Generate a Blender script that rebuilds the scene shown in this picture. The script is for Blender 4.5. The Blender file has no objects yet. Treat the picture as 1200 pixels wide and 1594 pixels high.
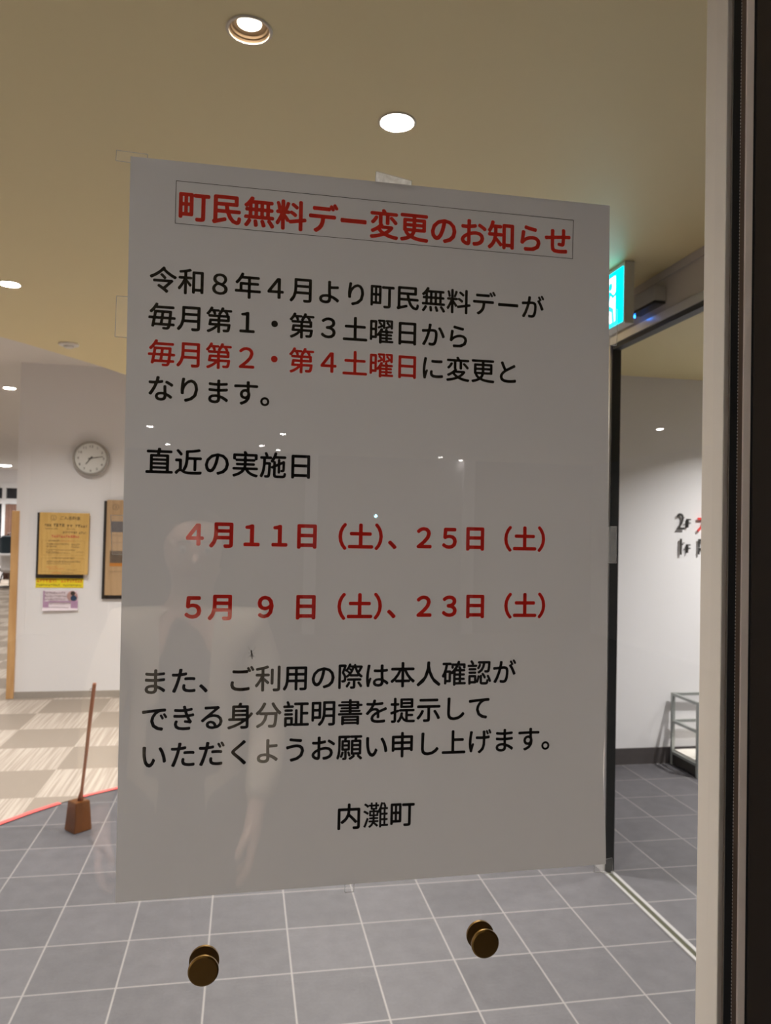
import bpy, bmesh, math, random
import numpy as np
from mathutils import Vector, Matrix
random.seed(4)
PI = math.pi
S = bpy.context.scene
COL = S.collection

# ------------------------------------------------------------------ camera, world, exposure
cam = bpy.data.cameras.new('camera')
cam.sensor_fit = 'AUTO'
cam.sensor_width = 36.0
cam.lens = 1180.0 * 36.0 / 1594.0
cam.clip_start = 0.01
cam.dof.use_dof = True
cam.dof.focus_distance = 0.455
cam.dof.aperture_fstop = cam.lens / 1.15
camo = bpy.data.objects.new('camera', cam)
COL.objects.link(camo)
camo.matrix_world = Matrix(((0.9830, -0.0254, -0.1819, 0.0),
                            (-0.1824, -0.0192, -0.9830, -0.446),
                            (0.0215, 0.9995, -0.0235, 1.58),
                            (0, 0, 0, 1)))
S.camera = camo
world = bpy.data.worlds.new('night')
S.world = world
world.use_nodes = True
world.node_tree.nodes['Background'].inputs[0].default_value = (0.5, 0.55, 0.7, 1)
world.node_tree.nodes['Background'].inputs[1].default_value = 0.01
S.view_settings.view_transform = 'Standard'
S.view_settings.look = 'None'
S.view_settings.gamma = 1.0
S.view_settings.use_curve_mapping = False
S.view_settings.exposure = 1.0
S.cycles.use_denoising = True
S.cycles.max_bounces = 10
S.cycles.diffuse_bounces = 6
S.cycles.transparent_max_bounces = 24
S.cycles.sample_clamp_indirect = 4.0
S.cycles.caustics_reflective = False
S.cycles.caustics_refractive = False

# light levels (watts per lamp)
P_HALL, P_LOBBY, P_WASH, P_PORCH = 11.0, 16.0, 17.0, 1.2
P_FILL = 16.0
WARM = (1.0, 0.86, 0.70)
NEUT = (1.0, 0.96, 0.93)
COOL = (1.0, 0.95, 0.965)
ZC, ZU = 2.69, 3.02

# ------------------------------------------------------------------ materials
MATS = {}


def mat(name, col, rough=0.6, metal=0.0, spec=0.5, noise=0.0, nscale=40.0, bump=0.0, emis=None, estr=0.0, alpha=1.0):
    if name in MATS:
        return MATS[name]
    m = bpy.data.materials.new(name)
    m.use_nodes = True
    nt = m.node_tree
    b = nt.nodes['Principled BSDF']
    b.inputs['Base Color'].default_value = (*col, 1)
    b.inputs['Roughness'].default_value = rough
    b.inputs['Metallic'].default_value = metal
    b.inputs['Specular IOR Level'].default_value = spec
    b.inputs['Alpha'].default_value = alpha
    if emis:
        b.inputs['Emission Color'].default_value = (*emis, 1)
        b.inputs['Emission Strength'].default_value = estr
    if noise or bump:
        tc = nt.nodes.new('ShaderNodeTexCoord')
        nz = nt.nodes.new('ShaderNodeTexNoise')
        nz.inputs['Scale'].default_value = nscale
        nz.inputs['Detail'].default_value = 4
        nt.links.new(tc.outputs['Object'], nz.inputs['Vector'])
        if noise:
            mr = nt.nodes.new('ShaderNodeMapRange')
            mr.inputs['To Min'].default_value = 1 - noise
            mr.inputs['To Max'].default_value = 1 + noise
            nt.links.new(nz.outputs['Fac'], mr.inputs['Value'])
            mx = nt.nodes.new('ShaderNodeVectorMath')
            mx.operation = 'SCALE'
            mx.inputs[0].default_value = col
            nt.links.new(mr.outputs[0], mx.inputs['Scale'])
            nt.links.new(mx.outputs[0], b.inputs['Base Color'])
        if bump:
            bp = nt.nodes.new('ShaderNodeBump')
            bp.inputs['Strength'].default_value = bump
            bp.inputs['Distance'].default_value = 0.002
            nt.links.new(nz.outputs['Fac'], bp.inputs['Height'])
            nt.links.new(bp.outputs[0], b.inputs['Normal'])
    MATS[name] = m
    return m


def wood(name, c1, c2, sc=(3, 3, 30), rough=0.45):
    if name in MATS:
        return MATS[name]
    m = bpy.data.materials.new(name)
    m.use_nodes = True
    nt = m.node_tree
    b = nt.nodes['Principled BSDF']
    b.inputs['Roughness'].default_value = rough
    tc = nt.nodes.new('ShaderNodeTexCoord')
    mp = nt.nodes.new('ShaderNodeMapping')
    mp.inputs['Scale'].default_value = sc
    nz = nt.nodes.new('ShaderNodeTexNoise')
    nz.inputs['Scale'].default_value = 2.0
    nz.inputs['Detail'].default_value = 5
    cr = nt.nodes.new('ShaderNodeValToRGB')
    cr.color_ramp.elements[0].position = 0.3
    cr.color_ramp.elements[1].position = 0.7
    cr.color_ramp.elements[0].color = (*c1, 1)
    cr.color_ramp.elements[1].color = (*c2, 1)
    nt.links.new(tc.outputs['Object'], mp.inputs['Vector'])
    nt.links.new(mp.outputs[0], nz.inputs['Vector'])
    nt.links.new(nz.outputs['Fac'], cr.inputs[0])
    nt.links.new(cr.outputs[0], b.inputs['Base Color'])
    MATS[name] = m
    return m


class NT:
    """small helper to wire math nodes"""

    def __init__(self, nt):
        self.nt = nt

    def val(self, x, sock):
        if isinstance(x, (int, float)):
            sock.default_value = x
        else:
            self.nt.links.new(x, sock)

    def m(self, op, a, b=0.0, c=0.0):
        n = self.nt.nodes.new('ShaderNodeMath')
        n.operation = op
        self.val(a, n.inputs[0])
        self.val(b, n.inputs[1])
        self.val(c, n.inputs[2])
        return n.outputs[0]

    def mix(self, f, a, b):
        n = self.nt.nodes.new('ShaderNodeMix')
        n.data_type = 'RGBA'
        self.val(f, n.inputs['Factor'])
        for x, s in ((a, n.inputs[6]), (b, n.inputs[7])):
            if isinstance(x, tuple):
                s.default_value = (*x, 1)
            else:
                self.nt.links.new(x, s)
        return n.outputs[2]

    def noise(self, vec, scale, detail=3):
        n = self.nt.nodes.new('ShaderNodeTexNoise')
        n.inputs['Scale'].default_value = scale
        n.inputs['Detail'].default_value = detail
        self.nt.links.new(vec, n.inputs['Vector'])
        return n.outputs['Fac']


def mat_tiles():
    m = bpy.data.materials.new('slate_tiles')
    m.use_nodes = True
    nt = m.node_tree
    h = NT(nt)
    b = nt.nodes['Principled BSDF']
    tc = nt.nodes.new('ShaderNodeTexCoord')
    sp = nt.nodes.new('ShaderNodeSeparateXYZ')
    nt.links.new(tc.outputs['Object'], sp.inputs[0])
    u = h.m('DIVIDE', h.m('ADD', sp.outputs['X'], 0.0942 + 29.8), 0.2980)
    v = h.m('DIVIDE', h.m('ADD', sp.outputs['Y'], -2.290 + 30.3), 0.3030)

    def edge(t):
        fr = h.m('FRACT', t)
        return h.m('GREATER_THAN', h.m('ABSOLUTE', h.m('SUBTRACT', fr, 0.5)), 0.5 - 0.0105)
    grout = h.m('MAXIMUM', edge(u), edge(v))
    cid = nt.nodes.new('ShaderNodeCombineXYZ')
    nt.links.new(h.m('FLOOR', u), cid.inputs[0])
    nt.links.new(h.m('FLOOR', v), cid.inputs[1])
    wn = nt.nodes.new('ShaderNodeTexWhiteNoise')
    wn.noise_dimensions = '2D'
    nt.links.new(cid.outputs[0], wn.inputs['Vector'])
    n1 = h.noise(tc.outputs['Object'], 14, 6)
    n2 = h.noise(tc.outputs['Object'], 90, 4)
    f = h.m('ADD', h.m('MULTIPLY', n1, 0.5), h.m('ADD', h.m('MULTIPLY', n2, 0.3), h.m('MULTIPLY', wn.outputs['Value'], 0.2)))
    tile = h.mix(f, (0.045, 0.043, 0.048), (0.138, 0.131, 0.143))
    colr = h.mix(grout, tile, (0.235, 0.222, 0.220))
    nt.links.new(colr, b.inputs['Base Color'])
    b.inputs['Roughness'].default_value = 0.5
    bp = nt.nodes.new('ShaderNodeBump')
    bp.inputs['Strength'].default_value = 0.25
    bp.inputs['Distance'].default_value = 0.002
    nt.links.new(h.m('SUBTRACT', n2, h.m('MULTIPLY', grout, 0.8)), bp.inputs['Height'])
    nt.links.new(bp.outputs[0], b.inputs['Normal'])
    return m


def mat_carpet():
    m = bpy.data.materials.new('checker_carpet')
    m.use_nodes = True
    nt = m.node_tree
    h = NT(nt)
    b = nt.nodes['Principled BSDF']
    b.inputs['Roughness'].default_value = 0.95
    b.inputs['Specular IOR Level'].default_value = 0.15
    tc = nt.nodes.new('ShaderNodeTexCoord')
    sp = nt.nodes.new('ShaderNodeSeparateXYZ')
    nt.links.new(tc.outputs['Object'], sp.inputs[0])
    u = h.m('DIVIDE', h.m('ADD', sp.outputs['X'], 1.645 + 20.0), 0.5)
    v = h.m('DIVIDE', h.m('ADD', sp.outputs['Y'], -4.22 + 20.4), 0.51)
    par = h.m('FLOORED_MODULO', h.m('ADD', h.m('FLOOR', u), h.m('FLOOR', v)), 2.0)
    mp = nt.nodes.new('ShaderNodeMapping')
    mp.inputs['Scale'].default_value = (60, 1.2, 1)
    nt.links.new(tc.outputs['Object'], mp.inputs['Vector'])
    st = h.noise(mp.outputs[0], 1.0, 2)
    sf = h.m('MULTIPLY', h.m('SUBTRACT', st, 0.4), 5.0)
    sfc = h.m('MINIMUM', h.m('MAXIMUM', sf, 0.0), 1.0)
    light = h.mix(sfc, (0.34, 0.285, 0.24), (0.46, 0.40, 0.345))
    fz = h.noise(tc.outputs['Object'], 300, 2)
    dark = h.mix(fz, (0.235, 0.195, 0.16), (0.32, 0.27, 0.225))
    nt.links.new(h.mix(par, dark, light), b.inputs['Base Color'])
    return m


def mat_glass():
    m = bpy.data.materials.new('clear_glass')
    m.use_nodes = True
    nt = m.node_tree
    h = NT(nt)
    nt.nodes.remove(nt.nodes['Principled BSDF'])
    out = nt.nodes['Material Output']
    tr = nt.nodes.new('ShaderNodeBsdfTransparent')
    tr.inputs[0].default_value = (0.975, 0.985, 0.98, 1)
    gl = nt.nodes.new('ShaderNodeBsdfGlossy')
    gl.inputs['Roughness'].default_value = 0.0
    geo = nt.nodes.new('ShaderNodeNewGeometry')
    dt = nt.nodes.new('ShaderNodeVectorMath')
    dt.operation = 'DOT_PRODUCT'
    nt.links.new(geo.outputs['Normal'], dt.inputs[0])
    nt.links.new(geo.outputs['Incoming'], dt.inputs[1])
    c = h.m('SUBTRACT', 1.0, h.m('ABSOLUTE', dt.outputs['Value']))
    fr = h.m('ADD', h.m('MULTIPLY', h.m('POWER', c, 5.0), 0.96), 0.04)
    mx = nt.nodes.new('ShaderNodeMixShader')
    nt.links.new(fr, mx.inputs[0])
    nt.links.new(tr.outputs[0], mx.inputs[1])
    nt.links.new(gl.outputs[0], mx.inputs[2])
    nt.links.new(mx.outputs[0], out.inputs[0])
    return m


def mat_paper(name, col, trans, tcol=None, noise=0.0):
    if name in MATS:
        return MATS[name]
    m = bpy.data.materials.new(name)
    m.use_nodes = True
    nt = m.node_tree
    nt.nodes.remove(nt.nodes['Principled BSDF'])
    out = nt.nodes['Material Output']
    d = nt.nodes.new('ShaderNodeBsdfDiffuse')
    d.inputs[0].default_value = (*col, 1)
    t = nt.nodes.new('ShaderNodeBsdfTranslucent')
    t.inputs[0].default_value = (*(tcol or col), 1)
    mx = nt.nodes.new('ShaderNodeMixShader')
    mx.inputs[0].default_value = trans
    nt.links.new(d.outputs[0], mx.inputs[1])
    nt.links.new(t.outputs[0], mx.inputs[2])
    nt.links.new(mx.outputs[0], out.inputs[0])
    MATS[name] = m
    return m


def mat_emit(name, col, strength):
    if name in MATS:
        return MATS[name]
    m = bpy.data.materials.new(name)
    m.use_nodes = True
    nt = m.node_tree
    nt.nodes.remove(nt.nodes['Principled BSDF'])
    e = nt.nodes.new('ShaderNodeEmission')
    e.inputs[0].default_value = (*col, 1)
    e.inputs[1].default_value = strength
    nt.links.new(e.outputs[0], nt.nodes['Material Output'].inputs[0])
    MATS[name] = m
    return m


def mat_tape(name, k0, k1):
    """thin film: mostly clear, the rest scatters light forwards and back"""
    m = bpy.data.materials.new(name)
    m.use_nodes = True
    nt = m.node_tree
    h = NT(nt)
    nt.nodes.remove(nt.nodes['Principled BSDF'])
    tr = nt.nodes.new('ShaderNodeBsdfTransparent')
    d = nt.nodes.new('ShaderNodeBsdfDiffuse')
    t = nt.nodes.new('ShaderNodeBsdfTranslucent')
    d.inputs[0].default_value = t.inputs[0].default_value = (0.93, 0.94, 0.96, 1)
    m1 = nt.nodes.new('ShaderNodeMixShader')
    m1.inputs[0].default_value = 0.6
    nt.links.new(d.outputs[0], m1.inputs[1])
    nt.links.new(t.outputs[0], m1.inputs[2])
    m2 = nt.nodes.new('ShaderNodeMixShader')
    tc = nt.nodes.new('ShaderNodeTexCoord')
    n = h.noise(tc.outputs['Object'], 260, 3)
    nt.links.new(h.m('ADD', h.m('MULTIPLY', n, k1), k0), m2.inputs[0])
    nt.links.new(tr.outputs[0], m2.inputs[1])
    nt.links.new(m1.outputs[0], m2.inputs[2])
    nt.links.new(m2.outputs[0], nt.nodes['Material Output'].inputs[0])
    return m


GLASS = mat_glass()
TILES = mat_tiles()
CARPET = mat_carpet()
TAPE = mat_tape('clear_tape', 0.01, 0.10)
TAPEM = mat_tape('frontlit_clear_tape', 0.08, 0.20)  # extra scatter stands in for front light on the right tapes
TAPEW = mat_tape('lit_clear_tape', 0.35, 0.8)  # denser scatter stands in for light caught by the top tape
OLIVE = mat('olive_ceiling_paint', (0.82, 0.70, 0.385), 0.5, noise=0.02, nscale=3)
WHITEC = mat('white_ceiling_paint', (0.80, 0.77, 0.74), 0.8, noise=0.02, nscale=3)
WALLW = mat('white_wallpaper', (0.80, 0.785, 0.80), 0.75, noise=0.02, nscale=60, bump=0.08)
WALLG = mat('grey_porch_wall', (0.11, 0.105, 0.10), 0.8, noise=0.05, nscale=8)
DARKW = mat('dark_brown_panel', (0.055, 0.045, 0.036), 0.4, noise=0.12, nscale=6)
TAUPE = mat('taupe_header_panel', (0.46, 0.42, 0.39), 0.5, noise=0.02)
ALU = mat('champagne_aluminium', (0.86, 0.79, 0.71), 0.42, 0.05, noise=0.02)
ALUB = mat('bright_aluminium', (0.86, 0.84, 0.83), 0.28, 0.7, noise=0.02)
BROWNCH = mat('brown_channel', (0.16, 0.115, 0.085), 0.5, noise=0.05)
RAIL = mat('worn_rail_aluminium', (0.42, 0.41, 0.41), 0.4, 0.3, noise=0.04)
RUBBER = mat('black_rubber', (0.012, 0.013, 0.013), 0.5, noise=0.1)
BLACK = mat('black_powder_coat', (0.014, 0.014, 0.015), 0.35, noise=0.08)
BASEB = mat('beige_grey_baseboard', (0.36, 0.32, 0.28), 0.6, noise=0.04)
BASET = mat('dark_tile_baseboard', (0.075, 0.065, 0.065), 0.5, noise=0.1)
PAPER = mat_paper('white_paper', (0.66, 0.645, 0.645), 0.42, (0.46, 0.45, 0.46))
INKR = mat_paper('red_ink', (0.86, 0.035, 0.025), 0.28, (0.86, 0.040, 0.026))
INKB = mat_paper('black_ink', (0.014, 0.012, 0.011), 0.3)
BRONZE = mat('dark_bronze', (0.20, 0.115, 0.03), 0.32, 0.85, noise=0.06, nscale=300)
STEEL = mat('grey_green_steel', (0.40, 0.42, 0.40), 0.35, 0.5, noise=0.05)
SHELF = mat('cream_shelf_board', (0.78, 0.74, 0.68), 0.5, noise=0.03)

# ------------------------------------------------------------------ mesh helpers


def tag(o, label=None, cat=None, group=None, kind=None):
    if label:
        o['label'] = label
    if cat:
        o['category'] = cat
    if group:
        o['group'] = group
    if kind:
        o['kind'] = kind
    return o


def link(name, me, m, parent=None, smooth=False):
    if not isinstance(m, (list, tuple)):
        m = [m]
    for x in m:
        me.materials.append(x)
    if smooth:
        me.polygons.foreach_set('use_smooth', [True] * len(me.polygons))
    o = bpy.data.objects.new(name, me)
    COL.objects.link(o)
    if parent:
        o.parent = parent
    return o


def obj(name, bm, m, parent=None, smooth=False, recalc=True):
    if recalc:
        bmesh.ops.recalc_face_normals(bm, faces=bm.faces)
    me = bpy.data.meshes.new(name)
    bm.to_mesh(me)
    bm.free()
    return link(name, me, m, parent, smooth)


def empty(name, loc=(0, 0, 0), rz=0.0, label=None, cat=None, group=None, kind=None):
    o = bpy.data.objects.new(name, None)
    o.empty_display_size = 0.05
    COL.objects.link(o)
    o.location = loc
    o.rotation_euler = (0, 0, rz)
    return tag(o, label, cat, group, kind)


def box(bm, x0, x1, y0, y1, z0, z1, bev=0.0, mi=0):
    vs = [bm.verts.new(p) for p in ((x0, y0, z0), (x1, y0, z0), (x1, y1, z0), (x0, y1, z0),
                                    (x0, y0, z1), (x1, y0, z1), (x1, y1, z1), (x0, y1, z1))]
    fs = [bm.faces.new([vs[i] for i in f]) for f in ((0, 3, 2, 1), (4, 5, 6, 7), (0, 1, 5, 4), (1, 2, 6, 5), (2, 3, 7, 6), (3, 0, 4, 7))]
    for f in fs:
        f.material_index = mi
    if bev:
        es = list({e for f in fs for e in f.edges})
        bmesh.ops.bevel(bm, geom=es, offset=bev, segments=2, affect='EDGES', profile=0.5)
    return bm


def B(*a, bev=0.0):
    return box(bmesh.new(), *a, bev=bev)


def lathe(bm, prof, c=(0, 0, 0), axis='z', n=32):
    """prof: list of (radius, height) revolved about an axis through c"""
    rings = []
    for r, hgt in prof:
        ring = []
        for i in range(n):
            a = 2 * PI * i / n
            p, q = r * math.cos(a), r * math.sin(a)
            if axis == 'z':
                v = (c[0] + p, c[1] + q, c[2] + hgt)
            elif axis == 'y':
                v = (c[0] + p, c[1] + hgt, c[2] + q)
            else:
                v = (c[0] + hgt, c[1] + p, c[2] + q)
            ring.append(bm.verts.new(v))
        rings.append(ring)
    for a, b in zip(rings, rings[1:]):
        for i in range(n):
            bm.faces.new((a[i], a[(i + 1) % n], b[(i + 1) % n], b[i]))
    for ring, rev in ((rings[0], True), (rings[-1], False)):
        if (ring[0].co - ring[n // 2].co).length > 1e-7:
            bm.faces.new(list(reversed(ring)) if rev else ring)
    return bm


def lathe_open(bm, prof, c=(0, 0, 0), n=36):
    rings = [[bm.verts.new((c[0] + r * math.cos(2 * PI * i / n), c[1] + r * math.sin(2 * PI * i / n), c[2] + h)) for i in range(n)] for r, h in prof]
    for a, b in zip(rings, rings[1:]):
        for i in range(n):
            bm.faces.new((a[i], a[(i + 1) % n], b[(i + 1) % n], b[i]))
    return bm


def tube(bm, pts, r, n=8):
    """tapering tube along pts; r is a number or a list"""
    pts = [Vector(p) for p in pts]
    rs = r if isinstance(r, (list, tuple)) else [r] * len(pts)
    rings = []
    for i, p in enumerate(pts):
        d = (pts[min(i + 1, len(pts) - 1)] - pts[max(i - 1, 0)]).normalized()
        s = d.cross(Vector((0, 0, 1)))
        if s.length < 1e-3:
            s = Vector((1, 0, 0))
        s.normalize()
        t = d.cross(s)
        rings.append([bm.verts.new(p + (s * math.cos(2 * PI * k / n) + t * math.sin(2 * PI * k / n)) * rs[i]) for k in range(n)])
    for a, b in zip(rings, rings[1:]):
        for k in range(n):
            bm.faces.new((a[k], a[(k + 1) % n], b[(k + 1) % n], b[k]))
    bm.faces.new(list(reversed(rings[0])))
    bm.faces.new(rings[-1])
    return bm


def prism(bm, poly, z0, z1):
    lo = [bm.verts.new((x, y, z0)) for x, y in poly]
    hi = [bm.verts.new((x, y, z1)) for x, y in poly]
    n = len(poly)
    bm.faces.new(list(reversed(lo)))
    bm.faces.new(hi)
    for i in range(n):
        bm.faces.new((lo[i], lo[(i + 1) % n], hi[(i + 1) % n], hi[i]))
    return bm


def flat_with_holes(name, outline, holes, z, m, parent=None):
    """horizontal sheet at height z, cut out by round holes (x, y, r)"""
    cu = bpy.data.curves.new(name, 'CURVE')
    cu.dimensions = '2D'
    cu.fill_mode = 'FRONT'
    loops = [outline] + [[(x + r * math.cos(2 * PI * i / 36), y + r * math.sin(2 * PI * i / 36)) for i in range(36)] for x, y, r in holes]
    for lp in loops:
        s = cu.splines.new('POLY')
        s.points.add(len(lp) - 1)
        for p, (x, y) in zip(s.points, lp):
            p.co = (x, y, 0, 1)
        s.use_cyclic_u = True
    t = bpy.data.objects.new('tmp', cu)
    COL.objects.link(t)
    dg = bpy.context.evaluated_depsgraph_get()
    me = bpy.data.meshes.new_from_object(t.evaluated_get(dg))
    bpy.data.objects.remove(t)
    bpy.data.curves.remove(cu)
    me.transform(Matrix.Translation((0, 0, z)))
    me.materials.clear()
    return link(name, me, m, parent)


# ------------------------------------------------------------------ lettering
_glyph = {}


def seg_dist(P_, A_, B_):
    """distance from every point P_ to the nearest of the segments A_-B_"""
    P_, A_, B_ = (np.asarray(q, np.float32) for q in (P_, A_, B_))
    out = np.full(len(P_), 1e9)
    d = B_ - A_
    l2 = np.maximum((d * d).sum(1), 1e-14)
    for i in range(0, len(P_), 1000):
        px = P_[i:i + 1000, None, 0] - A_[None, :, 0]
        py = P_[i:i + 1000, None, 1] - A_[None, :, 1]
        t = np.clip((px * d[None, :, 0] + py * d[None, :, 1]) / l2[None], 0, 1)
        px -= t * d[None, :, 0]
        py -= t * d[None, :, 1]
        out[i:i + 1000] = np.sqrt((px * px + py * py).min(1))
    return out


def contour(F, X, Y):
    """marching squares at F = 0: boundary segments, and faces covering F < 0"""
    ny, nx = F.shape
    segs, V, fs = [], [], []
    for j in range(ny - 1):
        run = None
        for i in range(nx):
            full = i < nx - 1 and F[j, i] < 0 and F[j, i + 1] < 0 and F[j + 1, i] < 0 and F[j + 1, i + 1] < 0
            if full:
                if run is None:
                    run = i
                continue
            if run is not None:
                k = len(V)
                V += [(X[run], Y[j]), (X[i], Y[j]), (X[i], Y[j + 1]), (X[run], Y[j + 1])]
                fs.append((k, k + 1, k + 2, k + 3))
                run = None
            if i == nx - 1:
                break
            c = ((X[i], Y[j], F[j, i]), (X[i + 1], Y[j], F[j, i + 1]), (X[i + 1], Y[j + 1], F[j + 1, i + 1]), (X[i], Y[j + 1], F[j + 1, i]))
            ins = [q[2] < 0 for q in c]
            if not any(ins):
                continue
            pts, cross = [], []
            for q in range(4):
                a, b = c[q], c[(q + 1) % 4]
                if ins[q]:
                    pts.append((a[0], a[1]))
                if ins[q] != ins[(q + 1) % 4]:
                    t = a[2] / (a[2] - b[2])
                    z = (a[0] + (b[0] - a[0]) * t, a[1] + (b[1] - a[1]) * t)
                    pts.append(z)
                    cross.append(z)
            k = len(V)
            V += pts
            fs.append(tuple(range(k, k + len(pts))))
            for q in range(0, len(cross) - 1, 2):
                segs.append((cross[q], cross[q + 1]))
    return segs, V, fs


def soften(me, grow, core):
    """round gothic look: shrink the glyph to a core, then sweep a round pen over it"""
    co = np.array([v.co.xy for v in me.vertices])
    tris = []
    for p in me.polygons:
        for q in range(1, len(p.vertices) - 1):
            tris.append((p.vertices[0], p.vertices[q], p.vertices[q + 1]))
    tris = np.array(tris)
    cnt = {}
    for t in tris:
        for a, b in ((t[0], t[1]), (t[1], t[2]), (t[2], t[0])):
            e_ = (min(a, b), max(a, b))
            cnt[e_] = cnt.get(e_, 0) + 1
    be = np.array([e_ for e_, c in cnt.items() if c == 1])
    lo, hi = co.min(0) - grow - 0.02, co.max(0) + grow + 0.02
    stp = 1.0 / 100
    X, Y = np.arange(lo[0], hi[0] + stp, stp), np.arange(lo[1], hi[1] + stp, stp)
    gx, gy = np.meshgrid(X, Y)
    G = np.stack([gx.ravel(), gy.ravel()], 1) + 1.37e-5
    inside = np.zeros(len(G), bool)
    for t in tris:
        a, b, c = co[t]
        m = (G[:, 0] >= min(a[0], b[0], c[0])) & (G[:, 0] <= max(a[0], b[0], c[0])) & (G[:, 1] >= min(a[1], b[1], c[1])) & (G[:, 1] <= max(a[1], b[1], c[1]))
        g = G[m]
        if not len(g):
            continue
        d1 = (g[:, 0] - b[0]) * (a[1] - b[1]) - (a[0] - b[0]) * (g[:, 1] - b[1])
        d2 = (g[:, 0] - c[0]) * (b[1] - c[1]) - (b[0] - c[0]) * (g[:, 1] - c[1])
        d3 = (g[:, 0] - a[0]) * (c[1] - a[1]) - (c[0] - a[0]) * (g[:, 1] - a[1])
        ok = ~(((d1 < -1e-9) | (d2 < -1e-9) | (d3 < -1e-9)) & ((d1 > 1e-9) | (d2 > 1e-9) | (d3 > 1e-9)))
        inside[np.nonzero(m)[0][ok]] = True
    sd = seg_dist(G, co[be[:, 0]], co[be[:, 1]])
    sd = np.where(inside, -sd, sd)
    F0 = (sd + core).reshape(gx.shape)
    sg, _, _ = contour(F0, X, Y)
    F1 = sd.reshape(gx.shape) - 0.004
    if sg:
        sg = np.array(sg)
        d = seg_dist(G, sg[:, 0], sg[:, 1])
        d = np.where(F0.ravel() < 0, -d, d)
        F1 = np.minimum(F1, d.reshape(gx.shape) - core - grow)
    _, V, fs = contour(F1, X, Y)
    return [Vector(v) for v in V], fs


def glyph(ch, off=0.0, rad=0.0):
    """unit-size glyph as one flat mesh; rad rounds the outer corners so strokes end softly"""
    key = (ch, off, rad)
    if key in _glyph:
        return _glyph[key]
    cu = bpy.data.curves.new('g', 'FONT')
    cu.body = ch
    cu.size = 1.0
    cu.resolution_u = 3
    cu.offset = 0.0 if rad else off
    grow = off
    cu.fill_mode = 'FRONT'
    t = bpy.data.objects.new('g', cu)
    COL.objects.link(t)
    dg = bpy.context.evaluated_depsgraph_get()
    me = bpy.data.meshes.new_from_object(t.evaluated_get(dg))
    bpy.data.objects.remove(t)
    bpy.data.curves.remove(cu)
    if rad:
        vs, fs = soften(me, grow, rad)
        bpy.data.meshes.remove(me)
        _glyph[key] = (vs, fs)
        return _glyph[key]
    vs = [v.co.xy.copy() for v in me.vertices]
    fs = [tuple(p.vertices) for p in me.polygons]
    bpy.data.meshes.remove(me)
    _glyph[key] = (vs, fs)
    return _glyph[key]


def letters(name, items, y, m, parent=None, thin=0.0, rad=0.0, depth=0.0):
    """items: (char, x centre, z centre, em size); the sheet faces -y at depth y"""
    V, F = [], []
    for ch, x, z, s in items:
        vs, fs = glyph(ch, thin, rad)
        b0 = len(V)
        # full-width cell: x 0..1, ink centred near 0.38 em above the baseline
        V += [(x + (p.x - 0.5) * s, y, z + (p.y - 0.38) * s) for p in vs]
        for f in fs:
            g = tuple(b0 + i for i in f)
            # make it face -y
            a, b, c = (Vector(V[g[0]]), Vector(V[g[1]]), Vector(V[g[2]]))
            if (b - a).cross(c - a).y > 0:
                g = tuple(reversed(g))
            F.append(g)
    me = bpy.data.meshes.new(name)
    me.from_pydata(V, [], F)
    if depth:
        bm = bmesh.new()
        bm.from_mesh(me)
        r = bmesh.ops.extrude_face_region(bm, geom=bm.faces[:])
        bmesh.ops.translate(bm, vec=(0, depth, 0), verts=[v for v in r['geom'] if isinstance(v, bmesh.types.BMVert)])
        bm.to_mesh(me)
        bm.free()
    return link(name, me, m, parent)


def quads(name, rects, y, m, parent=None):
    """flat printed marks facing -y: (x0, x1, z0, z1)"""
    bm = bmesh.new()
    for x0, x1, z0, z1 in rects:
        vs = [bm.verts.new(p) for p in ((x0, y, z0), (x1, y, z0), (x1, y, z1), (x0, y, z1))]
        bm.faces.new(vs)
    return obj(name, bm, m, parent, recalc=False)


# ------------------------------------------------------------------ the shell
def struct(name, bm, m, parent=None):
    o = obj(name, bm, m, parent)
    if parent is None:
        o['kind'] = 'structure'
    return o


XR = 1.715                # plane of the side wall with the sliding door
YC = 6.85                 # wall with the clock
YB = 4.425                # back wall of the side room

struct('floor', B(-8.2, 5.7, -11.2, 22.4, -0.10, 0.0), TILES)

# carpet region with a curved front border
edge = [(-3.1, 1.25), (-2.6, 1.95), (-2.1, 2.66), (-1.72, 3.19), (-1.45, 3.55), (-1.217, 3.844), (-1.10, 3.99), (-0.978, 4.120), (-0.845, 4.236), (-0.70, 4.336),
        (-0.50, 4.44), (-0.25, 4.53), (0.1, 4.60), (0.6, 4.64), (1.715, 4.65)]
poly = edge + [(1.715, 6.85), (1.715, 22.3), (-8.0, 22.3), (-8.0, 1.25)]
bm = bmesh.new()
f = bm.faces.new([bm.verts.new((x, y, 0.004)) for x, y in poly])
lo = bmesh.ops.extrude_face_region(bm, geom=[f])
bmesh.ops.translate(bm, vec=(0, 0, -0.0035), verts=[v for v in lo['geom'] if isinstance(v, bmesh.types.BMVert)])
bmesh.ops.triangulate(bm, faces=bm.faces[:])
struct('floor_carpet', bm, CARPET)

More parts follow.
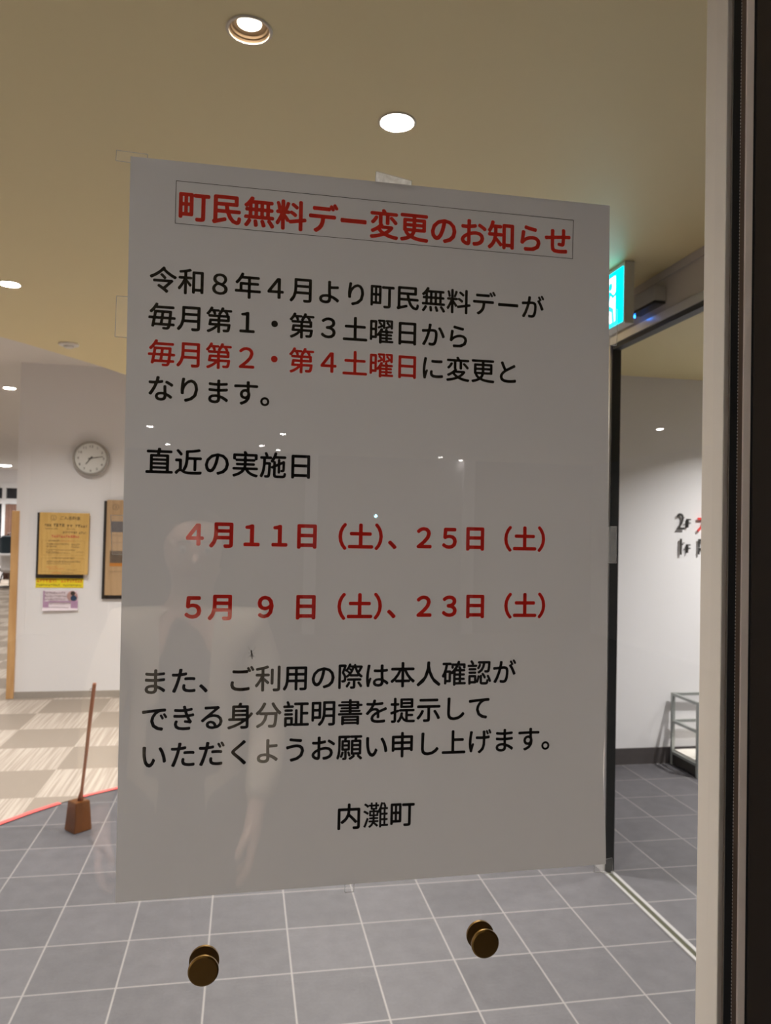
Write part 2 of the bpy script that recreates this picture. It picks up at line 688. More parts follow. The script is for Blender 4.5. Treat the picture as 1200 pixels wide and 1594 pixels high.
# lamps: (x, y, z, kind)  kinds: deep / flush
soffit_edge = [(-3.6, 0.0), (-3.3, 1.4), (-2.7, 2.75), (-2.1, 3.66), (-1.70, 4.15), (-1.4742, 4.4322), (-1.3696, 4.582), (-1.2044, 4.8588), (-1.04, 5.14), (-0.9001, 5.4155),
               (-0.76, 5.75), (-0.64, 6.2), (-0.56, 6.85)]
hall_lamps = [(-0.0183, 1.2551), (0.3794, 1.5563), (-1.1083, 3.3343), (0.25, 3.55), (1.10, 3.2), (0.3, 5.6), (1.1, 5.4), (-0.95, 0.62)]  # first three are seen; the rest added unseen, the last for the stile
side_lamps = [(3.50, 3.45), (4.5, 3.6), (2.75, 1.9), (4.2, 1.9)]  # first read off the washed wall, the rest added unseen for fill
lobby_lamps = [(-2.542 * 0.995, 8.3), (-6.10, 20.45), (-1.55, 5.35), (-2.9, 4.6), (-4.6, 6.2), (-4.6, 9.4), (-2.7, 11.6), (-5.2, 13.0), (-3.2, 15.2), (-5.9, 16.8), (-0.4, 10.2)]  # first pair seen, third read off wall scallops, rest added unseen
fill_lamps = [(-2.5, -1.2), (-2.5, -2.8), (-2.5, -4.6), (-2.5, -6.4), (-0.12, -1.08)]  # added out of view to light the notice, last one for the person
porch_lamps = [(-1.08, -8.43), (-1.07, -10.3), (0.415, -8.6), (0.445, -10.5), (2.87, -10.6), (3.28, -10.95), (4.22, -6.78), (0.2, -10.0)]

outline = soffit_edge + [(1.715, 6.85), (1.715, 0.0)]
HR = 0.046
cl = flat_with_holes('ceiling', outline, [(x, y, HR) for x, y in hall_lamps], ZC, OLIVE)
cl['kind'] = 'structure'
bm = bmesh.new()
for a, b in zip(soffit_edge, soffit_edge[1:]):
    v = [bm.verts.new(p) for p in ((a[0], a[1], ZC), (b[0], b[1], ZC), (b[0], b[1], ZU), (a[0], a[1], ZU))]
    bm.faces.new(v)
bmesh.ops.remove_doubles(bm, verts=bm.verts, dist=1e-5)
struct('trim_1', bm, OLIVE)
cl = flat_with_holes('ceiling_upper', [(-8.0, 0.0), (1.715, 0.0), (1.715, 22.3), (-8.0, 22.3)], [(x, y, 0.17 if y > 20 else 0.062) for x, y in lobby_lamps], ZU, WHITEC)
cl['kind'] = 'structure'
cl = flat_with_holes('ceiling_side', [(1.715, 0.0), (5.5, 0.0), (5.5, YB), (1.715, YB)], [(x, y, HR) for x, y in side_lamps], ZC, OLIVE)
cl['kind'] = 'structure'
cl = flat_with_holes('ceiling_porch', [(-3.0, -11.0), (5.5, -11.0), (5.5, 0.0), (-3.0, 0.0)], [(x, y, HR) for x, y in porch_lamps + fill_lamps], ZC, OLIVE)
cl['kind'] = 'structure'
struct('cover_slab', B(-8.2, 5.7, -11.2, 22.4, 3.16, 3.26), WALLG)  # unseen slab added over the ceilings to block light

# walls
struct('wall_clock', B(-2.02, 1.715, YC, YC + 0.16, 0, ZU), WALLW)
struct('baseboard_clock', B(-1.985, 1.71, YC - 0.010, YC, 0.004, 0.062), BASEB)
struct('wall_left', B(-8.2, -8.0, 0.0, 22.4, 0, 3.16), WALLW)
struct('wall_front', B(-8.0, -3.0, -0.08, 0.0, 0, 3.16), WALLW)
struct('wall_divider', B(XR, XR + 0.10, YC, 22.3, 0, 3.16), WALLW)
struct('wall_right', B(1.697, 1.739, 2.96, YC, 0, ZC), WALLW)
struct('wall_side_back', B(1.739, 5.7, YB, YB + 0.10, 0, 3.0), WALLW)
struct('baseboard_side', B(1.739, 5.5, YB - 0.012, YB, 0.0, 0.11), BASET)
struct('wall_side_right', B(5.5, 5.7, -11.2, YB, 0, 3.16), WALLW)
struct('wall_dark', B(0.3197, 5.5, -0.0112, 0.0236, 0, 3.16), DARKW)
struct('wall_porch_left', B(-3.2, -3.0, -11.2, -0.08, 0, 3.16), WALLW)  # unseen wall, kept white to bounce lamp light onto the notice
# porch back wall with pale pilasters
bm = B(-3.0, 5.5, -11.2, -11.0, 0, 3.0)
struct('wall_porch_back', bm, WALLG)
for i, x in enumerate((-1.80, 0.97, 3.42)):
    struct('trim_%d' % (i + 2), B(x - 0.09, x + 0.09, -11.0, -10.92, 0, ZC), WALLW)

# far wall with windows
YF = 22.0
fw = bmesh.new()
box(fw, -8.0, 1.7, YF, YF + 0.15, 2.64, ZU)
box(fw, -8.0, 1.7, YF, YF + 0.15, 0, 0.45)
struct('wall_far', fw, WALLW)
WFR = mat('white_window_frame', (0.82, 0.82, 0.84), 0.4, noise=0.02)
NIGHT = mat('dark_night_glass', (0.035, 0.037, 0.045), 0.12, noise=0.3, nscale=1.2)
w2 = empty('window_2', (-5.0, YF, 0.45), kind='structure')
bm = bmesh.new()
box(bm, -3.0, 6.6, -0.04, 0.05, 2.06, 2.19)      # top rail
box(bm, -3.0, 6.6, -0.05, 0.05, 1.62, 1.77)      # transom
box(bm, -3.0, 6.6, -0.05, 0.05, 0.0, 0.10)
for x in (-3.0, -1.53, -0.98, 0.02, 1.0, 2.0, 3.0, 4.0, 5.0, 6.5):
    box(bm, x - 0.05, x + 0.05, -0.041, 0.051, 0.0, 2.19)
obj('window_frame', bm, WFR, w2)
obj('glass_pane', B(-3.0, 6.6, 0.06, 0.07, 0.0, 2.19), NIGHT, w2)
CURT = mat('brown_curtain', (0.16, 0.085, 0.06), 0.9, noise=0.2, nscale=12)
bm = bmesh.new()
prev = None
for i in range(41):
    x = -6.46 + 0.5 * i / 40
    y = 21.86 + 0.03 * math.sin(i * 1.1)
    cur = (bm.verts.new((x, y, 0.006)), bm.verts.new((x, y, 2.06)))
    if prev:
        bm.faces.new((prev[0], cur[0], cur[1], prev[1]))
    prev = cur
o = obj('curtain', bm, CURT, smooth=True)
o.modifiers.new('thick', 'SOLIDIFY').thickness = 0.006
tag(o, 'brown gathered curtain hanging at the dark window in the far lounge', 'curtain')

# corner guard at the end of the clock wall
GUARD = wood('pale_oak', (0.50, 0.27, 0.10), (0.66, 0.40, 0.18), (8, 8, 1.5))
o = obj('corner_guard', B(-2.052, -1.990, YC - 0.022, YC + 0.168, 0.0, 1.68, bev=0.004), GUARD)
tag(o, 'tall pale oak corner guard capping the end of the white clock wall', 'corner guard')

# ------------------------------------------------------------------ side wall: sliding door with header
d1 = empty('door_1', (XR, 1.9, 0.0), kind='structure')


def L(bm_args):
    x0, x1, y0, y1, z0, z1 = bm_args
    return B(x0 - XR, x1 - XR, y0 - 1.9, y1 - 1.9, z0, z1)


X0, X1 = 1.697, 1.739
obj('header_panel', L((X0 + 0.004, X1, 0.1, 2.90, 2.515, ZC)), TAUPE, d1)
obj('header_trim', L((X0 - 0.004, X1, 0.1, 2.90, ZC - 0.035, ZC - 0.001)), TAUPE, d1)
obj('header_rail', L((X0 - 0.008, X1, 0.1, 2.90, 2.480, 2.515)), ALUB, d1)
obj('header_gasket', L((X0 - 0.002, X1 - 0.002, 0.1, 2.90, 2.458, 2.480)), RUBBER, d1)
obj('door_jamb', L((X0 - 0.012, X0 - 0.001, 2.885, 2.96, 0, 2.480)), ALUB, d1)
obj('jamb_gasket', L((X0, X1, 2.88, 2.955, 0, 2.458)), RUBBER, d1)
obj('door_jamb', L((X0, X1, 0.07, 0.10, 0, ZC)), ALUB, d1)
g = obj('floor_rail', L((1.686, 1.700, 0.1, 2.945, 0.0, 0.006)), RAIL, d1)
g = obj('floor_rail', L((1.722, 1.738, 0.1, 2.945, 0.0, 0.006)), RAIL, d1)
g = obj('rail_groove', L((1.700, 1.722, 0.1, 2.945, 0.0, 0.002)), mat('olive_groove', (0.05, 0.05, 0.025), 0.7, noise=0.1), d1)

# door sensor on the header
s = empty('door_sensor', (1.686, 2.53, 2.58), label='small grey motion sensor box on the panel above the sliding door', cat='sensor')
SENS = mat('grey_plastic', (0.42, 0.40, 0.37), 0.45, noise=0.03)
obj('housing', B(-0.040, 0.0145, -0.105, 0.105, -0.022, 0.040, bev=0.005), SENS, s)
obj('sensor_window', B(-0.041, 0.0145, -0.101, 0.101, -0.034, -0.022, bev=0.003), mat('black_gloss', (0.01, 0.01, 0.012), 0.15, noise=0.1), s)
obj('indicator_light', lathe(bmesh.new(), [(0.0, -0.0442), (0.010, -0.0440), (0.010, -0.0345), (0.0, -0.0343)], (-0.030, 0.088, 0), n=16), mat_emit('blue_led', (0.02, 0.22, 1.0), 5.0), s)

# ------------------------------------------------------------------ exit sign
e = empty('exit_sign', (1.50, 2.63, 2.55), label='lit green emergency exit sign under the ceiling, half hidden by the notice', cat='exit sign')
ES_Y0, ES_Y1 = 2.374 - 2.63, 2.86 - 2.63
obj('housing', B(-0.020, 0.024, ES_Y0 - 0.008, ES_Y1 + 0.008, -0.115, 0.138, bev=0.003), mat('beige_plastic', (0.52, 0.50, 0.44), 0.5, noise=0.03), e)
obj('mount', B(-0.012, 0.018, -0.10, 0.10, 0.138, 0.140), SENS, e)
CY = mat_emit('exit_green', (0.0, 0.78, 0.92), 1.5)
face = obj('sign_face', B(-0.0235, -0.020, ES_Y0, ES_Y1, -0.107, 0.118), CY, e)
# pictogram: running person leaving through a white doorway (sign faces -x; drawn in y/z)
WS = mat_emit('exit_white', (0.92, 1.0, 1.0), 1.6)
bm = bmesh.new()
box(bm, -0.0245, -0.0236, ES_Y0 + 0.060, ES_Y0 + 0.190, -0.090, 0.098)
obj('white_doorway', bm, WS, face)
bm = bmesh.new()
yo = ES_Y0 + 0.112


def strip(bm, p, q, w):
    p, q = Vector(p), Vector(q)
    d = (q - p).normalized()
    n = Vector((-d.y, d.x)) * w
    c = [p - n, q - n, q + n, p + n]
    a = [bm.verts.new((-0.0252, yo + v.x, v.y)) for v in c]
    b = [bm.verts.new((-0.0246, yo + v.x, v.y)) for v in c]
    bm.faces.new(a)
    bm.faces.new(list(reversed(b)))
    for i in range(4):
        bm.faces.new((a[i], b[i], b[(i + 1) % 4], a[(i + 1) % 4]))


lathe(bm, [(0.0, 0.0), (0.016, 0.0), (0.016, 0.0006), (0.0, 0.0006)], (-0.0252, yo - 0.010, 0.062), 'x', 20)
strip(bm, (-0.005, 0.042), (0.022, -0.020), 0.013)
strip(bm, (-0.008, 0.038), (-0.036, 0.012), 0.006)
strip(bm, (-0.036, 0.014), (-0.062, 0.026), 0.006)
strip(bm, (0.000, 0.036), (0.040, 0.030), 0.006)
strip(bm, (0.018, -0.016), (-0.028, -0.040), 0.009)
strip(bm, (-0.028, -0.036), (-0.036, -0.090), 0.008)
strip(bm, (0.022, -0.016), (0.048, -0.058), 0.009)
strip(bm, (0.046, -0.056), (0.075, -0.070), 0.008)
obj('running_figure', bm, CY, face)

# ------------------------------------------------------------------ main window: pane, stile, gaskets
w1 = empty('window_1', (0, 0, 0), kind='structure')
obj('glass_pane', B(-2.99, 0.3088, -0.0090, -0.0008, 0.02, ZC - 0.01), GLASS, w1)
obj('stile', B(0.3060, 0.3195, 0.0003, 0.0238, 0, ZC, bev=0.0006), ALU, w1)
obj('stile_gasket', B(0.3037, 0.3089, -0.0100, -0.0092, 0, ZC), RUBBER, w1)
obj('groove', B(0.3089, 0.3127, -0.0096, -0.0004, 0, ZC), BROWNCH, w1)
# brush pile strip: dotted cord running up the groove
bm = bmesh.new()
zz = 1.15
while zz < 2.0:
    box(bm, 0.30875, 0.30905, -0.0104, -0.0097, zz, zz + 0.0011)
    zz += 0.0022
o = obj('brush_strip', bm, mat('pale_brush', (0.5, 0.48, 0.45), 0.8, noise=0.1), w1)
obj('cover_strip', B(0.3127, 0.3182, -0.0106, -0.0004, 0, ZC, bev=0.0005), ALU, w1)
obj('cover_gasket', B(0.3183, 0.3196, -0.0102, -0.0004, 0, ZC), RUBBER, w1)
obj('stile', B(-3.0, -2.95, -0.03, 0.03, 0, ZC), ALU, w1)
obj('bottom_rail', B(-2.95, 0.306, -0.02, 0.02, 0, 0.045), ALU, w1)
obj('top_rail', B(-2.95, 0.306, -0.02, 0.02, ZC - 0.03, ZC), ALU, w1)

# bronze bolts through the glass
for i, (x, z, lab) in enumerate(((-0.0164, 1.3337, 'round dark bronze glass fitting under the left half of the notice'),
                                 (0.1463, 1.3360, 'round dark bronze glass fitting under the right half of the notice'))):
    k = empty('glass_fitting', (x, 0, z), label=lab, cat='glass fitting', group='bronze fittings through the glass')
    obj('front_cap', lathe(bmesh.new(), [(0.0, -0.0110), (0.0076, -0.0110), (0.0084, -0.0104), (0.0084, -0.0091), (0.0, -0.0091)], axis='y', n=40), BRONZE, k)
    obj('back_cap', lathe(bmesh.new(), [(0.0, -0.0007), (0.0084, -0.0007), (0.0084, 0.0010), (0.0076, 0.0016), (0.0, 0.0016)], axis='y', n=40), BRONZE, k)

# ------------------------------------------------------------------ the notice
n = empty('paper_notice', (0.078, 0.0, 1.37), label='large white paper notice with red and black Japanese text taped to the glass', cat='notice')
OX, OZ = 0.078, 1.37
TL, TR, BR, BL = (-0.0692, 1.7891), (0.2238, 1.7900), (0.2278, 1.3736), (-0.0655, 1.3695)
bm = bmesh.new()
NX, NZ = 24, 36
gr = []
for j in range(NZ + 1):
    row = []
    t = j / NZ
    for i in range(NX + 1):
        s_ = i / NX
        x = (TL[0] * (1 - s_) + TR[0] * s_) * (1 - t) + (BL[0] * (1 - s_) + BR[0] * s_) * t
        z = (TL[1] * (1 - s_) + TR[1] * s_) * (1 - t) + (BL[1] * (1 - s_) + BR[1] * s_) * t
        # right edge bows inward a little above its lower corner and lifts off the glass
        bow = math.exp(-((t - 0.86) / 0.07) ** 2) * max(0.0, (s_ - 0.88) / 0.12) ** 2
        lift = 0.0015 * bow
        row.append(bm.verts.new((x - 0.0016 * bow - OX, lift, z - OZ)))
    gr.append(row)
for j in range(NZ):
    for i in range(NX):
        bm.faces.new((gr[j + 1][i], gr[j + 1][i + 1], gr[j][i + 1], gr[j][i]))
obj('sheet', bm, PAPER, n, smooth=True)
YT = -0.00025
BODY_W, BOLD_W, RAD = 0.017, 0.030, 0.020


def line(text, x0, z, p, slope=0.0, em=None, cells=None):
    em = em or p
    out = []
    for i, ch in enumerate(text):
        c = cells[i] if cells else i
        if ch in ' \u3000':
            continue
        out.append((ch, x0 + c * p - OX, z + slope * c * p - OZ, em))
    return out


P = 0.01588
heading = line('町民無料デー変更のお知らせ', -0.0334, 1.7640, 0.01854, em=0.0186)
obj_h = letters('heading_text', heading, YT, INKR, n, 0.026, RAD)
obj_h['label'] = 'bold red heading line'
body = line('令和８年４月より町民無料デーが', -0.0494, 1.7200, P, 0.004)
body += line('毎月第１・第３土曜日から', -0.0494, 1.6990, P, 0.001)
l4 = line('毎月第２・第４土曜日に変更と', -0.0491, 1.6780, P, 0.006)
body += l4[10:]
body += line('なります。', -0.0491, 1.6577, P)
body += line('直近の実施日', -0.0486, 1.6163, P + 0.0001)
body += line('また、ご利用の際は本人確認が', -0.0478, 1.4917, P, 0.0135)
body += line('できる身分証明書を提示して', -0.0473, 1.4708, P, 0.0115)
body += line('いただくようお願い申し上げます。', -0.0472, 1.4500, P, 0.0140)
sig = line('内灘町', 0.0645, 1.4110, 0.0160, 0.006)
body += [sig[0], sig[2]]
o = letters('body_text', body, YT, INKB, n, BODY_W, RAD)
o['label'] = 'black body text'
o = letters('dense_letter', [sig[1]], YT, INKB, n, 0.008, 0.012)
cells7 = [0, 1, 2, 3, 4, 5, 6, 7, 7.5, 8.42, 9.42, 10.42, 11.42, 12.42, 13.42]
dates = line('４月１１日（土）、２５日（土）', -0.0280, 1.5752, P + 0.0001, 0.005, cells=cells7)
cells8 = [0, 1, 2.55, 4, 5, 6, 7, 7.5, 8.45, 9.45, 10.45, 11.45, 12.45, 13.45]
dates += line('５月９日（土）、２３日（土）', -0.0277, 1.5337, P + 0.0001, 0.007, cells=cells8)
o = letters('date_text', dates, YT, INKR, n, BOLD_W, RAD)
o['label'] = 'bold red date lines'
o = letters('red_text', l4[:10], YT, INKR, n, BODY_W, RAD)
o['label'] = 'red Saturdays phrase'
# thin box around the heading
bm = bmesh.new()
cs = [Vector((-0.0437, 1.7776)), Vector((0.1991, 1.7781)), Vector((0.1991, 1.7536)), Vector((-0.0436, 1.7530))]
hw = 0.00016
for i in range(4):
    a, b = cs[i], cs[(i + 1) % 4]
    d = (b - a).normalized()
    nn = Vector((-d.y, d.x)) * hw
    vv = [bm.verts.new((q.x - OX, YT, q.y - OZ)) for q in (a - nn - d * hw, b - nn + d * hw, b + nn + d * hw, a + nn - d * hw)]
    bm.faces.new(vv)
obj('heading_box', bm, INKB, n)

# clear tapes (stuck on the hall side, half on paper, half on glass)
TE = mat('tape_edge', (0.85, 0.85, 0.85), 0.4, noise=0.05, alpha=0.55)


def tape(pts, lab, bright=False):
    """pts: four corners (x, z) in order"""
    cx = sum(p[0] for p in pts) / 4
    cz = sum(p[1] for p in pts) / 4
    t = empty('clear_tape', (cx, 0.00075, cz), label=lab, cat='tape', group='clear tapes holding the notice')
    loc = [Vector((p[0] - cx, 0, p[1] - cz)) for p in pts]
    bm = bmesh.new()
    k = 8
    rows = []
    for j in range(k + 1):
        rows.append([bm.verts.new(loc[0].lerp(loc[1], i / k).lerp(loc[3].lerp(loc[2], i / k), j / k) + Vector((0, random.uniform(0, 1) * 1.5e-5, 0))) for i in range(k + 1)])
    for j in range(k):
        for i in range(k):
            bm.faces.new((rows[j][i], rows[j][i + 1], rows[j + 1][i + 1], rows[j + 1][i]))
    obj('film', bm, TAPEW if bright is True else (bright or TAPE), t)
    bm = bmesh.new()
    for i in range(4):
        a, b = loc[i], loc[(i + 1) % 4]
        d = (b - a).normalized()
        w = Vector((-d.z, 0, d.x)) * 0.00022
        off = Vector((0, -0.0001, 0))
        bm.faces.new([bm.verts.new(v + off) for v in (a - w, b - w, b + w, a + w)])
    obj('film_edge', bm, TE, t)
    return t


tape([(0.0724, 1.7961), (0.0944, 1.7925), (0.0943, 1.7880), (0.0720, 1.7880)], 'clear tape at the top edge of the notice, below the ceiling lamp', True)
tape([(0.2200, 1.5850), (0.2322, 1.5852), (0.2322, 1.5621), (0.2200, 1.5619)], 'clear tape midway down the right edge, over the black door frame', TAPEM)
tape([(0.2190, 1.7240), (0.2306, 1.7240), (0.2303, 1.7005), (0.2190, 1.7005)], 'clear tape high on the right edge, over the green exit sign', TAPEM)
tape([(0.2200, 1.3752), (0.2322, 1.3770), (0.2330, 1.3670), (0.2200, 1.3690)], 'clear tape at the lower right corner of the notice')
tape([(0.0632, 1.3745), (0.0686, 1.3745), (0.0686, 1.3666), (0.0632, 1.3664)], 'short clear tape at the bottom edge of the notice')
tape([(-0.0746, 1.7089), (-0.0640, 1.7089), (-0.0640, 1.6857), (-0.0748, 1.6857)], 'clear tape high on the left edge of the notice, over the olive ceiling')
tape([(-0.0742, 1.5850), (-0.0640, 1.5850), (-0.0640, 1.5628), (-0.0728, 1.5628)], 'clear tape midway down the left edge, over the wooden wall board')
tape([(-0.0770, 1.7920), (-0.0600, 1.7915), (-0.0600, 1.7855), (-0.0772, 1.7860)], 'clear tape at the upper left corner of the notice')

# small insect on the glass
ins = empty('small_insect', (0.0057, -0.0100, 1.5080), label='tiny dark insect sitting on the glass under the second date line', cat='insect')
INS = mat('insect_dark', (0.012, 0.008, 0.006), 0.5, noise=0.1)
obj('body', tube(bmesh.new(), [(-0.0004, 0, 0.0026), (-0.0003, -0.0002, 0.0018), (-0.0001, 0, 0.0005), (0.0001, 0, -0.0012), (0.0003, 0, -0.0026)], [0.0002, 0.00042, 0.00036, 0.00026, 0.00014]), INS, ins, smooth=True)
bm = bmesh.new()
for sx in (-1, 1):
    for zz, dz in ((0.0016, 0.003), (0.0008, 0.0002), (0.0002, -0.0022)):
        tube(bm, [(0, 0, zz), (sx * 0.0012, -0.0004, zz + dz * 0.4), (sx * 0.0022, 0.0006, zz + dz)], [0.00005, 0.00004, 0.00003], 5)
obj('legs', bm, INS, ins)
bm = bmesh.new()
for sx in (-1, 1):
    vv = [bm.verts.new(p) for p in ((0, -0.0003, 0.0014), (sx * 0.0007, -0.0004, 0.0002), (sx * 0.0011, -0.0003, -0.0016), (sx * 0.0004, -0.0003, -0.0012))]
    bm.faces.new(vv)
obj('wings', bm, mat('insect_wing', (0.3, 0.27, 0.23), 0.3, noise=0.05, alpha=0.35), ins)

# ------------------------------------------------------------------ downlights
TRIM = mat('cream_trim', (0.72, 0.64, 0.52), 0.4, noise=0.03)
BRASS = mat('brushed_reflector', (0.26, 0.17, 0.09), 0.4, 0.3, noise=0.05)


def downlight(x, y, z, label, power, colr, deep=False, r=0.046, spread=125, group='recessed ceiling downlights', estr=30.0, dome=0.0):
    d = empty('downlight', (x, y, z), label=label, cat='ceiling light', group=group)
    bm = lathe_open(bmesh.new(), [(r - 0.001, 0.0012), (r - 0.001, -0.003), (r + 0.004, -0.003), (r + 0.006, -0.0008)])
    obj('trim_ring', bm, TRIM, d, smooth=False)
    if deep:
        lz, lr = 0.015, 0.027
        spread = 110
        estr = 6.0
        prof = [(r - 0.0015, 0.0), (r - 0.002, 0.006), (r - 0.006, 0.0065), (r - 0.007, 0.012), (r - 0.012, 0.0125), (lr + 0.001, lz), (0.0, lz + 0.004)]
    else:
        lz, lr = 0.010, r - 0.003
        prof = [(r - 0.0015, 0.0), (r - 0.002, lz), (0.0, lz + 0.004)]
    obj('reflector', lathe_open(bmesh.new(), prof), BRASS if deep else TRIM, d, smooth=False)
    nm = 'lamp_glow_%d_%d' % (int(colr[2] * 100), int(estr))
    obj('lens', lathe(bmesh.new(), [(0.0, lz + 0.0015), (lr, lz + 0.0015), (lr, lz), (lr * 0.9, lz - 0.001 - dome * 0.45), (lr * 0.6, lz - 0.001 - dome * 0.8), (0.0, lz - 0.001 - dome)], n=32), mat_emit(nm, colr, estr), d)
    la = bpy.data.lights.new('lamp', 'AREA')
    la.shape = 'DISK'
    la.size = lr * 2
    la.energy = power
    la.color = colr
    la.spread = math.radians(spread)
    lo_ = bpy.data.objects.new('lamp', la)
    COL.objects.link(lo_)
    lo_.parent = d
    lo_.location = (0, 0, lz - 0.002 - dome)
    return d


hl = ['recessed ceiling downlight with ringed brass reflector, nearest the top edge', 'bright round downlight in the olive ceiling above the top tape of the notice',
      'round downlight in the olive ceiling at the left frame edge', 'added olive ceiling downlight, unseen behind the notice, before the curved carpet edge',
      'added unseen olive ceiling downlight just inside the sliding door', 'added olive ceiling downlight, unseen far behind the notice, near the clock wall', 'added unseen olive ceiling downlight in the corner by the clock wall', 'added downlight close to the glazing, out of view, lighting the window stile']
for i, (x, y) in enumerate(hall_lamps):
    downlight(x, y, ZC, hl[i], P_HALL, WARM if i == 0 else NEUT, deep=(i == 0))
sl = ['side room downlight washing the white wall over the floor names', 'added unseen side room downlight by the far right corner', 'added unseen side room downlight just beyond the sliding door', 'added unseen side room downlight out of the doorway, farther right']
for i, (x, y) in enumerate(side_lamps):
    downlight(x, y, ZC, sl[i], P_WASH * (1.25, 0.4)[i] if i < 2 else P_HALL * 0.9, NEUT, group='side room downlights', spread=125)
ll = ['round white downlight beside the top of the clock wall edge', 'far white downlight above the dark lounge windows', 'lobby downlight hidden above the notice boards']
for i, (x, y) in enumerate(lobby_lamps):
    downlight(x, y, ZU, ll[i] if i < 3 else 'added downlight in the white lobby ceiling, out of view', P_LOBBY * (1.0, 3.0, 0.9)[min(i, 2)] * (1.0 if i < 3 else 1.1), NEUT, r=0.062 if i != 1 else 0.17, dome=0.0 if i != 1 else 0.03, group='white lobby ceiling downlights')
for i, (x, y) in enumerate(porch_lamps):
    downlight(x, y, ZC, 'small porch downlight seen only as a reflection in the glass', P_PORCH * (2.0 if i == 6 else 1.0), COOL, group='porch downlights behind the camera', estr=26.0 if i != 6 else 40.0, dome=0.020)
nl = ['added porch wall washer nearest the glass, out of view', 'second added porch wall washer from the glass, out of view', 'third added porch wall washer from the glass, out of view', 'fourth added porch wall washer from the glass, out of view', 'added porch downlight lighting the person before the glass, out of view']
for i, (x, y) in enumerate(fill_lamps):
    downlight(x, y, ZC, nl[i], P_FILL * (1.0, 1.0, 1.0, 1.0, 0.7)[i], COOL, group='porch downlights behind the camera', spread=130 if i < 4 else 75)

# ceiling detector
s = empty('smoke_detector', (-1.1005, 4.5074, ZC), label='flat white round detector on the olive ceiling near its curved edge', cat='smoke detector')
PLW = mat('white_plastic', (0.80, 0.77, 0.72), 0.45, noise=0.02)
obj('base', lathe(bmesh.new(), [(0.0, -0.0005), (0.060, -0.0005), (0.060, -0.010), (0.052, -0.014), (0.0, -0.014)]), PLW, s)
obj('dome', lathe(bmesh.new(), [(0.030, -0.0142), (0.026, -0.026), (0.012, -0.030), (0.0, -0.0305)]), PLW, s, smooth=True)

# ------------------------------------------------------------------ things on the clock wall
c = empty('wall_clock', (-1.392, YC, 2.172), label='round silver rimmed wall clock with white face on the white wall', cat='clock')
CR = 0.157
SILV = mat('silver_plastic', (0.42, 0.40, 0.37), 0.35, 0.4, noise=0.03)
obj('case', lathe(bmesh.new(), [(0.0, -0.002), (CR - 0.012, -0.002), (CR, -0.012), (CR, -0.048), (CR - 0.006, -0.056), (CR - 0.018, -0.056), (CR - 0.020, -0.046), (0.0, -0.046)], axis='y', n=64), SILV, c)
obj('dial', lathe(bmesh.new(), [(0.0, -0.0462), (CR - 0.021, -0.0462), (CR - 0.021, -0.0475), (0.0, -0.0475)], axis='y', n=48), mat('clock_dial', (0.76, 0.76, 0.74), 0.5, noise=0.01), c)
INKD = mat('dark_print', (0.09, 0.085, 0.08), 0.6, noise=0.05)
items = []
for h_ in range(1, 13):
    a = 2 * PI * h_ / 12
    t_ = str(h_)
    rr = CR * 0.70
    for q, ch in enumerate(t_):
        wd = 0.030
        items.append((ch, rr * math.sin(a) + (q - (len(t_) - 1) / 2) * 0.020 + 0.009, rr * math.cos(a) + 0.0, wd))
letters('numerals', items, -0.0478, INKD, c, 0.02, 0.0)


def hand(name, ang, ln, w):
    bm = bmesh.new()
    d = Vector((math.sin(ang), math.cos(ang)))
    nn = Vector((-d.y, d.x))
    pts = [d * -0.022 - nn * w, d * ln - nn * w * 0.6, d * ln + nn * w * 0.6, d * -0.022 + nn * w]
    a = [bm.verts.new((q.x, -0.0505, q.y)) for q in pts]
    b = [bm.verts.new((q.x, -0.0492, q.y)) for q in pts]
    bm.faces.new(a)
    bm.faces.new(list(reversed(b)))
    for i in range(4):
        bm.faces.new((a[i], b[i], b[(i + 1) % 4], a[(i + 1) % 4]))
    return obj(name, bm, INKD, c)


hand('hour_hand', math.radians(216.5), 0.068, 0.0055)
hand('minute_hand', math.radians(80), 0.108, 0.0045)
obj('hand_cap', lathe(bmesh.new(), [(0.0, -0.0492), (0.008, -0.0492), (0.007, -0.053), (0.0, -0.053)], axis='y', n=16), INKD, c)

# yellow oak price board
OAK = wood('yellow_oak_board', (0.60, 0.37, 0.105), (0.70, 0.45, 0.15), (14, 1, 1.2))
OAK2 = wood('brown_oak_board', (0.42, 0.27, 0.14), (0.52, 0.345, 0.19), (14, 1, 1.2))
BKW = mat('black_brown_slab', (0.022, 0.015, 0.011), 0.6, noise=0.15)
INKW = mat('brown_black_print', (0.06, 0.045, 0.03), 0.7, noise=0.05)
INKRD = mat('red_print', (0.62, 0.05, 0.06), 0.6, noise=0.05)
INKOR = mat('orange_print', (0.70, 0.16, 0.05), 0.6, noise=0.05)
b1 = empty('price_board', (-1.60, YC, 1.38), label='yellow oak price board with dark edge hung below the clock', cat='notice board')
obj('dark_slab', B(-0.236, 0.165, -0.020, -0.0005, -0.301, 0.290), BKW, b1)  # dark slab reaching past the board's left and bottom edges
board = obj('board', B(-0.212, 0.2105, -0.042, -0.020, -0.266, 0.292, bev=0.004), OAK, b1)
YP = -0.0425
it = []
for i, ch in enumerate('ご入浴料金'):
    it.append((ch, -0.025 + i * 0.036, 0.245, 0.036))
it.append(('１', -0.094, 0.245, 0.030))
letters('title_text', it, YP, INKW, board, 0.006)
bm = bmesh.new()
for i in range(24):
    a0, a1 = 2 * PI * i / 24, 2 * PI * (i + 1) / 24
    vv = [bm.verts.new((-0.094 + r_ * math.cos(a), YP, 0.245 + r_ * math.sin(a))) for r_, a in ((0.021, a0), (0.024, a0), (0.024, a1), (0.021, a1))]
    bm.faces.new(vv)
obj('number_ring', bm, INKW, board)


